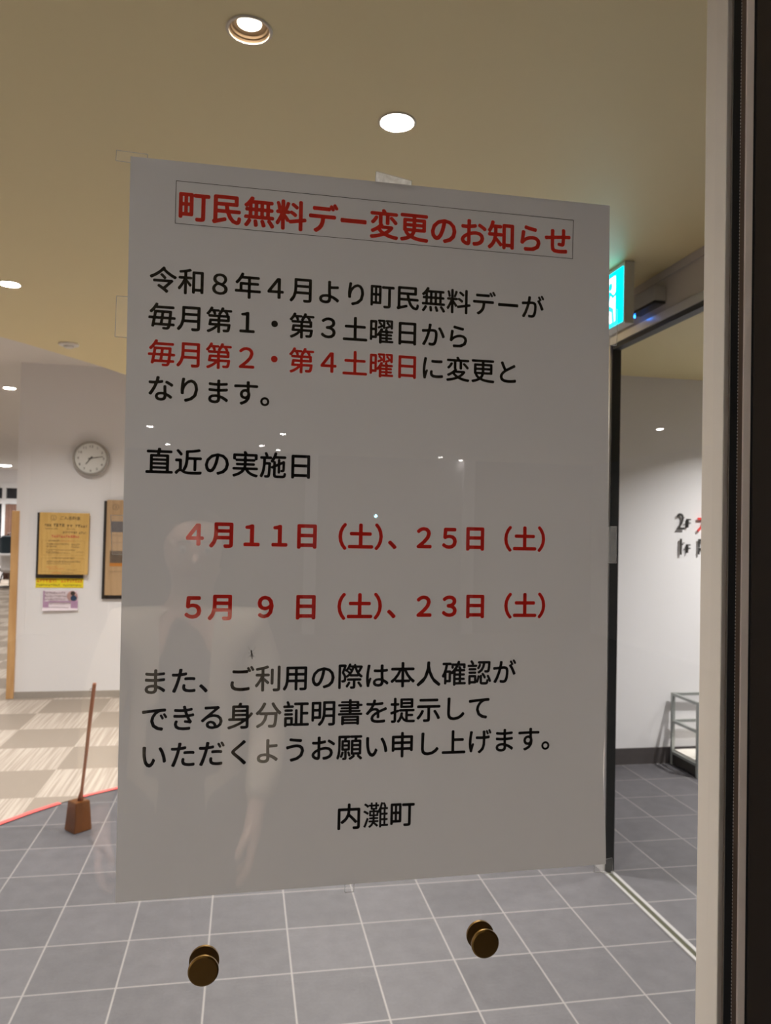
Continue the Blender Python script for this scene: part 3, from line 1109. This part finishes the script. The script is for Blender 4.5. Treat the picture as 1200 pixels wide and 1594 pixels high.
def dashes(x0, x1, z, h_, seed, gap=0.004):
    """a line of small print too far off to read: broken strokes"""
    rnd = random.Random(seed)
    out, x = [], x0
    while x < x1:
        w = rnd.uniform(0.6, 1.0) * h_
        k = rnd.choice((0, 1, 2))
        if k != 1:
            out.append((x, min(x + w, x1), z + h_ * 0.25, z + h_ * 0.48))
        if k != 2:
            out.append((x, min(x + w, x1), z - h_ * 0.40, z - h_ * 0.15))
        out.append((x + w * 0.35, min(x + w * 0.6, x1), z - h_ * 0.45, z + h_ * 0.45))
        x += w + gap * rnd.uniform(0.5, 1.5)
    return out


dk, rd, orr = [], [], []
for a in ((-0.165, -0.115, 0.176, 0.022), (-0.092, 0.000, 0.178, 0.026), (0.022, 0.072, 0.172, 0.022), (0.095, 0.185, 0.174, 0.024), (-0.165, -0.060, 0.147, 0.010),
          (0.022, 0.09, 0.146, 0.010), (-0.010, 0.108, 0.114, 0.018), (0.125, 0.182, 0.113, 0.020), (-0.13, -0.035, 0.038, 0.012), (-0.145, 0.04, 0.008, 0.013), (-0.145, -0.06, -0.014, 0.013),
          (0.065, 0.135, 0.006, 0.013), (0.065, 0.135, -0.016, 0.013), (-0.145, 0.10, -0.044, 0.010), (-0.145, -0.04, -0.062, 0.010), (-0.145, 0.06, -0.073, 0.009), (0.11, 0.165, -0.062, 0.008),
          (-0.095, 0.095, -0.118, 0.011), (-0.140, 0.145, -0.148, 0.014), (-0.140, 0.06, -0.168, 0.009), (0.03, 0.12, -0.222, 0.009), (-0.015, 0.085, -0.253, 0.010)):
    dk += dashes(*a, seed=a[2])
rd = dashes(-0.105, 0.125, 0.078, 0.022, 3, 0.002)
for a in ((-0.025, 0.085, 0.037, 0.010), (-0.140, -0.05, -0.198, 0.010), (-0.120, 0.01, -0.214, 0.010), (-0.095, -0.020, -0.252, 0.012)):
    orr += dashes(*a, seed=a[2])
quads('small_print', dk, YP, INKW, board)
quads('red_line', rd, YP, INKRD, board)
quads('orange_print', orr, YP, INKOR, board)
fr = []
for (x0, x1, z0, z1) in ((-0.185, 0.178, -0.092, 0.040), (-0.185, 0.178, -0.240, -0.117)):
    t_ = 0.0016
    fr += [(x0, x1, z0, z0 + t_), (x0, x1, z1 - t_, z1), (x0, x0 + t_, z0, z1), (x1 - t_, x1, z0, z1)]
quads('print_boxes', fr, YP - 0.0001, mat('faint_brown_print', (0.34, 0.21, 0.06), 0.7, noise=0.05), board)

# yellow strip
y1 = empty('yellow_strip', (-1.634, YC, 1.036), label='yellow paper strip with red and black lines under the price board', cat='sign')
YEL = mat('yellow_paper', (0.86, 0.68, 0.02), 0.6, noise=0.02)
st_ = obj('sheet', B(-0.2035, 0.2035, -0.0035, -0.0005, -0.0430, 0.0440), YEL, y1)
quads('red_text', dashes(-0.195, -0.035, 0.018, 0.030, 9, 0.003) + dashes(0.01, 0.19, 0.018, 0.028, 10, 0.003), -0.0038, mat('red_orange_print', (0.75, 0.13, 0.02), 0.6, noise=0.05), st_)
quads('black_text', dashes(-0.195, 0.0, -0.020, 0.018, 11, 0.002) + dashes(0.03, 0.185, -0.021, 0.016, 12, 0.002), -0.0038, mat('olive_black_print', (0.10, 0.09, 0.01), 0.6, noise=0.05), st_)

# purple and white leaflet
p1 = empty('purple_leaflet', (-1.621, YC, 0.878), label='small white and purple leaflet with round portrait under the yellow strip', cat='leaflet')
bm = bmesh.new()
prev = None
for j in range(13):
    t_ = j / 12
    yy = -0.002 - 0.018 * max(0.0, t_ - 0.6) ** 2 * 6
    cur = (bm.verts.new((-0.150, yy - 0.004, 0.090 - 0.182 * t_)), bm.verts.new((0.150, yy, 0.090 - 0.176 * t_)))
    if prev:
        bm.faces.new((prev[0], cur[0], cur[1], prev[1]))
    prev = cur
o = obj('sheet', bm, mat('leaflet_paper', (0.80, 0.70, 0.76), 0.6, noise=0.03), p1)
LIL = mat('lilac_print', (0.46, 0.28, 0.44), 0.6, noise=0.15, nscale=30)
quads('lilac_band', [(-0.148, -0.100, -0.070, -0.010), (0.090, 0.148, -0.070, 0.000), (-0.148, -0.135, -0.010, 0.088), (-0.10, 0.09, -0.015, -0.004)], -0.0125, LIL, o)
quads('dark_text', dashes(-0.135, 0.04, 0.070, 0.016, 21, 0.003) + dashes(-0.135, 0.05, 0.040, 0.014, 22, 0.003) + dashes(-0.135, 0.04, 0.012, 0.014, 23, 0.003) + dashes(-0.09, 0.08, -0.032, 0.008, 24) + dashes(-0.10, 0.07, -0.062, 0.010, 25, 0.002),
      -0.0128, mat('plum_print', (0.16, 0.07, 0.10), 0.6, noise=0.1), o)
obj('portrait_disc', lathe(bmesh.new(), [(0.0, -0.0135), (0.045, -0.0135), (0.045, -0.0130), (0.0, -0.0130)], (0.100, 0, 0.042), 'y', 28), mat('portrait_rose', (0.50, 0.30, 0.28), 0.6, noise=0.4, nscale=25), o)
obj('portrait_jacket', lathe(bmesh.new(), [(0.0, -0.0142), (0.026, -0.0142), (0.026, -0.0136), (0.0, -0.0136)], (0.112, 0, 0.022), 'y', 20), mat('portrait_navy', (0.02, 0.05, 0.11), 0.6, noise=0.2), o)
obj('portrait_hair', lathe(bmesh.new(), [(0.0, -0.0142), (0.020, -0.0142), (0.020, -0.0136), (0.0, -0.0136)], (0.105, 0, 0.066), 'y', 20), mat('portrait_hair', (0.04, 0.025, 0.02), 0.6, noise=0.2), o)

# second board
b2 = empty('picture_board', (-0.95, YC, 1.35), label='brown wooden picture board with dark edge, partly hidden by the notice', cat='notice board')
obj('dark_slab', B(-0.318, 0.300, -0.020, -0.0005, -0.455, 0.440), BKW, b2)
bb = obj('board', B(-0.290, 0.300, -0.042, -0.020, -0.420, 0.450, bev=0.004), OAK2, b2)
it = [('３', -0.212, 0.385, 0.036)]
letters('number_text', it, YP, INKW, bb, 0.006)
bm = bmesh.new()
for i in range(24):
    a0, a1 = 2 * PI * i / 24, 2 * PI * (i + 1) / 24
    vv = [bm.verts.new((-0.212 + r_ * math.cos(a), YP, 0.385 + r_ * math.sin(a))) for r_, a in ((0.025, a0), (0.028, a0), (0.028, a1), (0.025, a1))]
    bm.faces.new(vv)
obj('number_ring', bm, INKW, bb)
PH = mat('dim_photo_print', (0.10, 0.085, 0.085), 0.6, noise=0.6, nscale=22)
quads('photo_print', [(-0.250, -0.04, 0.155, 0.255)], YP, PH, bb)
quads('photo_print', [(-0.252, -0.04, -0.125, -0.015)], YP, mat('brown_photo_print', (0.13, 0.09, 0.06), 0.6, noise=0.6, nscale=22), bb)
quads('orange_band', [(-0.252, -0.04, -0.155, -0.126)], YP, mat('orange_band', (0.52, 0.19, 0.02), 0.6, noise=0.05), bb)
quads('caption_text', dashes(-0.245, -0.05, 0.125, 0.012, 31) + dashes(-0.245, -0.05, 0.06, 0.010, 32) + dashes(-0.25, -0.05, -0.205, 0.016, 33), YP, mat('faint_brown_text', (0.24, 0.16, 0.09), 0.6, noise=0.05), bb)

# ------------------------------------------------------------------ red border tapes on the floor
RED = mat('red_floor_tape', (0.92, 0.115, 0.105), 0.6, noise=0.03)


def ribbon(pts, w, z, name, lab):
    bm = bmesh.new()
    prev = None
    P2 = [Vector(p) for p in pts]
    for i, p in enumerate(P2):
        d = (P2[min(i + 1, len(P2) - 1)] - P2[max(0, i - 1)]).normalized()
        nn = Vector((-d.y, d.x)) * w
        cur = (bm.verts.new((*(p - nn), z)), bm.verts.new((*(p + nn), z)))
        if prev:
            bm.faces.new((prev[0], cur[0], cur[1], prev[1]))
        prev = cur
    bmesh.ops.recalc_face_normals(bm, faces=bm.faces)
    o = obj(name, bm, RED)
    o.modifiers.new('thick', 'SOLIDIFY').thickness = 0.001
    tag(o, lab, 'floor tape', 'red tapes along the carpet edge')
    return o


ribbon(edge[0:7] + [(-0.985, 4.114)], 0.017, 0.0056, 'floor_tape', 'red tape line on the carpet edge, left of the wooden rod stand')
ribbon([(-0.880, 4.207)] + edge[8:], 0.015, 0.0056, 'floor_tape', 'red tape line on the carpet edge, between the rod stand and the notice')

# ------------------------------------------------------------------ rod stand
r = empty('rod_stand', (-0.806, 3.720, 0.0), rz=math.radians(42), label='brown tapered wooden block holding a slim upright rod on the grey tiles', cat='rod stand')
MAH = wood('mahogany', (0.10, 0.030, 0.004), (0.17, 0.055, 0.007), (6, 6, 1.5), 0.3)
bm = bmesh.new()
a, b_ = 0.0485, 0.039
vs = [bm.verts.new(p) for p in ((-a, -a, 0.001), (a, -a, 0.001), (a, a, 0.001), (-a, a, 0.001), (-b_, -b_, 0.150), (b_, -b_, 0.150), (b_, b_, 0.150), (-b_, b_, 0.150))]
for f_ in ((0, 3, 2, 1), (4, 5, 6, 7), (0, 1, 5, 4), (1, 2, 6, 5), (2, 3, 7, 6), (3, 0, 4, 7)):
    bm.faces.new([vs[i] for i in f_])
bmesh.ops.bevel(bm, geom=bm.edges[:], offset=0.003, segments=2, affect='EDGES')
obj('block', bm, MAH, r)


def rl(x, y, z):   # world offset -> local (undo the turn of the stand)
    q = Matrix.Rotation(-math.radians(42), 3, 'Z') @ Vector((x, y, z))
    return q


rod = obj('rod', tube(bmesh.new(), [rl(0.006, 0, 0.145), rl(0.008, 0, 0.175), rl(0.012, 0, 0.20), rl(0.026, 0, 0.36), rl(0.045, 0, 0.60), rl(0.058, 0, 0.74), rl(0.060, 0, 0.752)],
                      [0.0150, 0.0120, 0.0080, 0.0085, 0.0105, 0.0100, 0.0085], 12), wood('mahogany_rod', (0.20, 0.058, 0.022), (0.30, 0.095, 0.04), (30, 30, 2), 0.35), r, smooth=True)
obj('hanging_cord', tube(bmesh.new(), [rl(0.050, -0.009, 0.725), rl(0.040, -0.012, 0.722), rl(0.037, -0.012, 0.712), rl(0.044, -0.012, 0.708)], 0.002, 6), mat('brown_cord', (0.16, 0.07, 0.04), 0.8, noise=0.1), rod)

# ------------------------------------------------------------------ side room: floor names and rack
YL = YB - 0.020
LB = mat('grey_black_letters', (0.035, 0.032, 0.030), 0.5, noise=0.05)
LR = mat('red_letters', (0.85, 0.06, 0.05), 0.5, noise=0.05)


def wall_letter(ch, x, z, em, m, lab, thin=0.0):
    o = letters('wall_letter', [(ch, 0.0, 0.0, em)], 0.0, m, None, thin, 0.0, depth=0.0195 if ch == 'F' else 0.008)
    bm = bmesh.new()
    bm.from_mesh(o.data)
    for dx, dz in (() if ch == 'F' else ((-0.004, 0.02), (0.002, -0.025))):
        box(bm, dx - 0.003, dx + 0.003, 0.007, 0.0195, dz - 0.003, dz + 0.003)
    bm.to_mesh(o.data)
    bm.free()
    o.location = (x, YL, z)
    o.scale.x = 0.78
    tag(o, lab, 'wall letter', 'raised lettering on the side room wall')
    return o


wall_letter('2', 3.040, 1.690, 0.165, LB, 'large raised grey numeral 2 high on the side room wall')
wall_letter('F', 3.088, 1.675, 0.090, LB, 'small raised letter F beside the numeral 2')
wall_letter('1', 3.042, 1.512, 0.165, LB, 'large raised grey numeral 1, lower on the side room wall')
wall_letter('F', 3.088, 1.497, 0.090, LB, 'small raised letter F beside the numeral 1')
wall_letter('大', 3.190, 1.685, 0.150, LR, 'raised red character on the side room wall, half hidden by the window frame', 0.010)
wall_letter('内', 3.190, 1.520, 0.140, LB, 'raised dark character under the red one, half hidden by the window frame', 0.01)

rk = empty('metal_rack', (3.45, 4.235, 0.0), label='low grey steel tube rack with cream shelves against the side room wall', cat='rack')
RX, RY, RH = 0.50, 0.150, 0.495
for sx in (-1, 1):
    for sy in (-1, 1):
        obj('post', B(sx * RX - 0.011, sx * RX + 0.011, sy * RY - 0.011, sy * RY + 0.011, 0.001, RH, bev=0.002), STEEL, rk)
for zz in (RH - 0.011, 0.300, 0.085):
    bm = bmesh.new()
    for sy in (-1, 1):
        box(bm, -RX + 0.011, RX - 0.011, sy * RY - 0.009, sy * RY + 0.009, zz - 0.009, zz + 0.009)
    for sx in (-1, 1):
        box(bm, sx * RX - 0.009, sx * RX + 0.009, -RY + 0.011, RY - 0.011, zz - 0.009, zz + 0.009)
    obj('frame_rail', bm, STEEL, rk)
obj('bottom_shelf', B(-RX + 0.010, RX - 0.010, -RY + 0.010, RY - 0.010, 0.0945, 0.106), SHELF, rk)
obj('dark_base_box', B(-RX - 0.004, RX, -RY - 0.004, RY, 0.012, 0.075), mat('dark_base', (0.030, 0.026, 0.020), 0.5, noise=0.1), rk)  # dark box below the bottom shelf

# ------------------------------------------------------------------ far lounge: chair, table, bag
CHW = mat('white_shell', (0.66, 0.64, 0.64), 0.45, noise=0.02)


def shell_chair(x, y, rz, lab):
    c_ = empty('shell_chair', (x, y, 0.004), rz, label=lab, cat='chair', group='white shell chairs in the far lounge')
    bm = bmesh.new()
    rows = []
    for j in range(15):
        t_ = j / 14
        if t_ < 0.5:
            yy, zz = -0.22 + 0.76 * t_, 0.47 - 0.02 * math.sin(t_ * 2 * PI)
        else:
            q = (t_ - 0.5) / 0.5
            yy, zz = 0.16 + 0.10 * q - 0.02 * math.sin(q * PI), 0.46 + 0.42 * q
        wd = 0.23 * (1 - 0.25 * max(0, t_ - 0.8) / 0.2)
        row = []
        for i in range(9):
            s_ = -1 + 2 * i / 8
            row.append(bm.verts.new((s_ * wd, yy - (0.07 * s_ * s_ if t_ > 0.5 else 0), zz + 0.05 * s_ * s_ * (1 if t_ < 0.6 else 0.2))))
        rows.append(row)
    for p_, q_ in zip(rows, rows[1:]):
        for i in range(8):
            bm.faces.new((p_[i], p_[i + 1], q_[i + 1], q_[i]))
    o = obj('shell', bm, CHW, c_, smooth=True)
    o.modifiers.new('thick', 'SOLIDIFY').thickness = 0.012
    for sx in (-1, 1):
        for sy in (-1, 1):
            obj('leg', tube(bmesh.new(), [(sx * 0.13, sy * 0.12, 0.445), (sx * 0.22, sy * 0.22, 0.0)], [0.014, 0.010]), BLACK, c_)
    obj('cushion', B(-0.18, 0.18, -0.19, 0.13, 0.462, 0.495, bev=0.012), mat('pale_cushion', (0.72, 0.70, 0.69), 0.8, noise=0.03), c_)
    return c_


shell_chair(-5.02, 17.5, 2.6, 'white shell chair with thin dark legs at the far left, by the dark windows')
tb = empty('lounge_table', (-5.55, 19.3, 0.004), label='low white lounge table behind the shell chair by the windows', cat='table')
obj('tabletop', B(-0.6, 0.6, -0.4, 0.4, 0.69, 0.72, bev=0.006), SHELF, tb)
obj('column', lathe(bmesh.new(), [(0.0, 0.02), (0.035, 0.02), (0.035, 0.69), (0.0, 0.69)], n=20), BLACK, tb)
obj('foot_plate', lathe(bmesh.new(), [(0.0, 0.0), (0.28, 0.0), (0.28, 0.015), (0.04, 0.022), (0.0, 0.022)], n=32), BLACK, tb)
bg = empty('navy_bag', (-5.56, 19.2, 0.7245), label='dark navy bag standing on the white lounge table', cat='bag')
bm = B(-0.19, 0.19, -0.13, 0.13, 0.0, 0.52, bev=0.06)
obj('bag_body', bm, mat('navy_fabric', (0.018, 0.035, 0.05), 0.85, noise=0.3, nscale=20), bg, smooth=False)
obj('handle', tube(bmesh.new(), [(-0.06, 0, 0.51), (-0.05, 0, 0.57), (0.05, 0, 0.57), (0.06, 0, 0.51)], 0.012), BLACK, bg)
# small indicator on the porch back wall, mirrored in the glass
dv = empty('wall_indicator', (1.96, -11.0, 1.785), label='small pale blue indicator light mirrored in the glass above the first date line', cat='indicator light')
obj('housing', B(-0.03, 0.03, 0.0005, 0.03, -0.04, 0.04, bev=0.005), PLW, dv)
obj('indicator_lens', lathe(bmesh.new(), [(0.0, 0.0301), (0.022, 0.0301), (0.018, 0.040), (0.0, 0.043)], axis='y', n=20), mat_emit('pale_blue_led', (0.35, 0.8, 1.0), 25.0), dv)
#PERSON
# ------------------------------------------------------------------ the person mirrored in the glass


def skin(name, V, E_, R, root, m, parent, sub=2):
    me = bpy.data.meshes.new(name)
    me.from_pydata([tuple(v) for v in V], E_, [])
    t = bpy.data.objects.new('tmp', me)
    COL.objects.link(t)
    sk = t.modifiers.new('skin', 'SKIN')
    sk.use_smooth_shade = True
    sb = t.modifiers.new('sub', 'SUBSURF')
    sb.levels = sub
    sb.render_levels = sub
    if not me.skin_vertices:
        bpy.context.view_layer.update()
    for i, rr in enumerate(R):
        sv = me.skin_vertices[0].data[i]
        sv.radius = rr if isinstance(rr, tuple) else (rr, rr)
        sv.use_root = (i == root)
    dg = bpy.context.evaluated_depsgraph_get()
    dg.update()
    out = bpy.data.meshes.new_from_object(t.evaluated_get(dg))
    bpy.data.objects.remove(t)
    bpy.data.meshes.remove(me)
    out.materials.clear()
    return link(name, out, m, parent, smooth=True)


class Sk:
    def __init__(self):
        self.V, self.E, self.R = [], [], []

    def add(self, p, r, prev=None):
        self.V.append(Vector(p))
        self.R.append(r)
        if prev is not None:
            self.E.append((prev, len(self.V) - 1))
        return len(self.V) - 1

    def chain(self, prev, pts):
        for p, r in pts:
            prev = self.add(p, r, prev)
        return prev


SKINM = mat('skin', (0.62, 0.40, 0.30), 0.5, noise=0.04)
HAIRM = mat('dark_hair', (0.020, 0.016, 0.013), 0.6, noise=0.2)
CREAM = mat('cream_jacket_cloth', (0.66, 0.56, 0.42), 0.85, noise=0.06, nscale=30, bump=0.3)
DSHIRT = mat('dark_shirt_cloth', (0.055, 0.052, 0.055), 0.9, noise=0.15)
TROU = mat('charcoal_trousers', (0.05, 0.05, 0.055), 0.9, noise=0.15)
SHOE = mat('black_shoe', (0.02, 0.02, 0.02), 0.5, noise=0.1)

pe = empty('person', (-0.150, -1.78, 0.0), label='person in open cream jacket and dark shirt, faintly mirrored in the glass over the notice', cat='person')
k = Sk()
pel = k.add((0, 0, 0.86), (0.135, 0.095))
wai = k.add((0, 0.005, 0.99), (0.115, 0.085), pel)
che = k.add((0, 0.005, 1.16), (0.135, 0.095), wai)
upc = k.add((0, -0.005, 1.28), (0.105, 0.075), che)
nek = k.add((0, 0.000, 1.36), (0.050, 0.052), upc)
hd0 = k.add((0.012, 0.020, 1.425), (0.058, 0.066), nek)
hd1 = k.add((0.02, 0.030, 1.485), (0.070, 0.088), hd0)
hd2 = k.add((0.025, 0.022, 1.55), (0.074, 0.094), hd1)
hd3 = k.add((0.027, 0.016, 1.597), (0.055, 0.066), hd2)
for sx in (-1, 1):
    hip = k.add((sx * 0.09, 0, 0.80), 0.088, pel)
    an = k.chain(hip, [((sx * 0.095, 0.012, 0.62), 0.076), ((sx * 0.10, 0.015, 0.45), 0.052), ((sx * 0.10, -0.005, 0.30), 0.052), ((sx * 0.10, -0.010, 0.09), 0.036)])
    k.chain(an, [((sx * 0.105, 0.05, 0.040), 0.034), ((sx * 0.11, 0.13, 0.030), 0.028)])
    sh = k.add((sx * 0.165, -0.005, 1.295), 0.055, upc)
    wr = k.chain(sh, [((sx * 0.205, -0.010, 1.16), 0.044), ((sx * 0.225, -0.005, 1.03), 0.036), ((sx * 0.215, 0.09, 0.90), 0.034), ((sx * 0.195, 0.150, 0.815), 0.024)])
    pm = k.add((sx * 0.190, 0.175, 0.765), (0.018, 0.034), wr)
    for q in range(4):
        oy = (q - 1.5) * 0.019
        ln = (0.072, 0.083, 0.078, 0.060)[q]
        base = Vector((sx * 0.188, 0.190 - oy, 0.735))
        k.chain(pm, [(base, 0.0098), (base + Vector((-sx * 0.006, 0.012, -0.4 * ln)), 0.0090), (base + Vector((-sx * 0.020, 0.014, -0.72 * ln)), 0.0082), (base + Vector((-sx * 0.036, 0.010, -0.95 * ln)), 0.0070)])
    k.chain(pm, [((sx * 0.172, 0.200, 0.775), 0.0125), ((sx * 0.158, 0.222, 0.752), 0.0105), ((sx * 0.152, 0.232, 0.730), 0.0085)])
    # ear
    k.chain(hd1, [((sx * 0.078 + 0.02, 0.012, 1.500), (0.010, 0.018))])
k.chain(hd1, [((0.02, 0.118, 1.495), 0.013), ((0.02, 0.132, 1.477), 0.012)])      # nose
body = skin('body', k.V, k.E, k.R, 0, SKINM, pe)
EYE = mat('eye_white', (0.7, 0.7, 0.68), 0.2, noise=0.02)
for sx in (-1, 1):
    bm = bmesh.new()
    bmesh.ops.create_uvsphere(bm, u_segments=14, v_segments=10, radius=0.0125, matrix=Matrix.Translation((sx * 0.031 + 0.021, 0.103, 1.515)))
    ey = obj('eye', bm, EYE, pe, smooth=True)
    bm = bmesh.new()
    bmesh.ops.create_uvsphere(bm, u_segments=10, v_segments=8, radius=0.0062, matrix=Matrix.Translation((sx * 0.031 + 0.021, 0.1110, 1.514)))
    obj('iris', bm, HAIRM, ey, smooth=True)
    obj('eyebrow', tube(bmesh.new(), [(sx * 0.014 + 0.022, 0.118, 1.535), (sx * 0.032 + 0.022, 0.117, 1.540), (sx * 0.050 + 0.022, 0.103, 1.533)], [0.003, 0.004, 0.002], 6), HAIRM, pe, smooth=True)
obj('mouth', tube(bmesh.new(), [(-0.008, 0.100, 1.446), (0.006, 0.110, 1.448), (0.026, 0.110, 1.448), (0.040, 0.100, 1.446)], [0.002, 0.0055, 0.0055, 0.002], 6), mat('lip', (0.42, 0.16, 0.14), 0.5, noise=0.05), pe, smooth=True)
# hair: close cap over the back and sides of the head
bm = bmesh.new()
bmesh.ops.create_uvsphere(bm, u_segments=28, v_segments=18, radius=1.0)
bmesh.ops.scale(bm, vec=(0.085, 0.105, 0.112), verts=bm.verts)
bmesh.ops.translate(bm, vec=(0.024, 0.008, 1.520), verts=bm.verts)
dele = [f_ for f_ in bm.faces if (f_.calc_center_median().y > 0.055) or (f_.calc_center_median().z < 1.470 and f_.calc_center_median().y > -0.03) or f_.calc_center_median().z < 1.425]
bmesh.ops.delete(bm, geom=dele, context='FACES')
hr = obj('hair', bm, HAIRM, pe, smooth=True)
hr.modifiers.new('thick', 'SOLIDIFY').thickness = 0.012
# shirt
k = Sk()
a0 = k.add((0, 0.002, 0.85), (0.150, 0.112))
k.chain(a0, [((0, 0.004, 0.92), (0.150, 0.118)), ((0, 0.009, 0.99), (0.140, 0.112)), ((0, 0.010, 1.16), (0.146, 0.108)), ((0, 0.002, 1.285), (0.116, 0.088)), ((0, 0.003, 1.335), (0.062, 0.062)), ((0, 0.006, 1.362), (0.060, 0.060))])
skin('shirt', k.V, k.E, k.R, 0, DSHIRT, pe)
# jacket sleeves and body, open at the front
k = Sk()
a00 = k.add((0, -0.010, 0.66), (0.180, 0.128))
a0 = k.add((0, -0.010, 0.78), (0.178, 0.130), a00)
a1 = k.add((0, -0.010, 0.99), (0.165, 0.124), a0)
a2 = k.add((0, -0.010, 1.17), (0.170, 0.124), a1)
a3 = k.add((0, -0.016, 1.29), (0.135, 0.098), a2)
k.add((0, -0.020, 1.345), (0.078, 0.070), a3)
for sx in (-1, 1):
    sh = k.add((sx * 0.170, -0.008, 1.292), 0.074, a3)
    k.chain(sh, [((sx * 0.212, -0.012, 1.16), 0.066), ((sx * 0.232, -0.006, 1.03), 0.058), ((sx * 0.220, 0.088, 0.905), 0.052), ((sx * 0.200, 0.143, 0.832), 0.042)])
jk = skin('jacket', k.V, k.E, k.R, 0, CREAM, pe)
bm = bmesh.new()
bm.from_mesh(jk.data)
dele = []
for f_ in bm.faces:
    c_ = f_.calc_center_median()
    if c_.y > 0.02 and abs(c_.x) < 0.070 + 0.02 * max(0, (1.2 - c_.z)):
        dele.append(f_)
    elif abs(c_.x) < 0.15 and c_.z < 0.69:
        dele.append(f_)
    elif abs(c_.x) < 0.075 and c_.z > 1.37:
        dele.append(f_)
bmesh.ops.delete(bm, geom=dele, context='FACES')
bm.to_mesh(jk.data)
bm.free()
jk.modifiers.new('thick', 'SOLIDIFY').thickness = 0.006
# trousers and shoes
k = Sk()
at = k.add((0, 0.002, 0.985), (0.140, 0.102))
a0 = k.add((0, 0, 0.90), (0.152, 0.112), at)
for sx in (-1, 1):
    hip = k.add((sx * 0.088, 0, 0.79), (0.108, 0.112), a0)
    k.chain(hip, [((sx * 0.097, 0.010, 0.62), 0.092), ((sx * 0.10, 0.013, 0.45), 0.072), ((sx * 0.10, 0.0, 0.28), 0.066), ((sx * 0.10, 0.0, 0.075), 0.060), ((sx * 0.10, 0.0, 0.035), 0.058)])
skin('trousers', k.V, k.E, k.R, 0, TROU, pe)
for sx in (-1, 1):
    k = Sk()
    a0 = k.add((sx * 0.10, -0.04, 0.048), 0.044)
    k.chain(a0, [((sx * 0.105, 0.04, 0.048), (0.044, 0.046)), ((sx * 0.110, 0.11, 0.042), (0.044, 0.036)), ((sx * 0.112, 0.165, 0.036), (0.034, 0.028))])
    sh = skin('shoe', k.V, k.E, k.R, 0, SHOE, pe)
    zmin = min(v.co.z for v in sh.data.vertices)
    for v in sh.data.vertices:
        v.co.z = max(v.co.z - 0.006, 0.0)
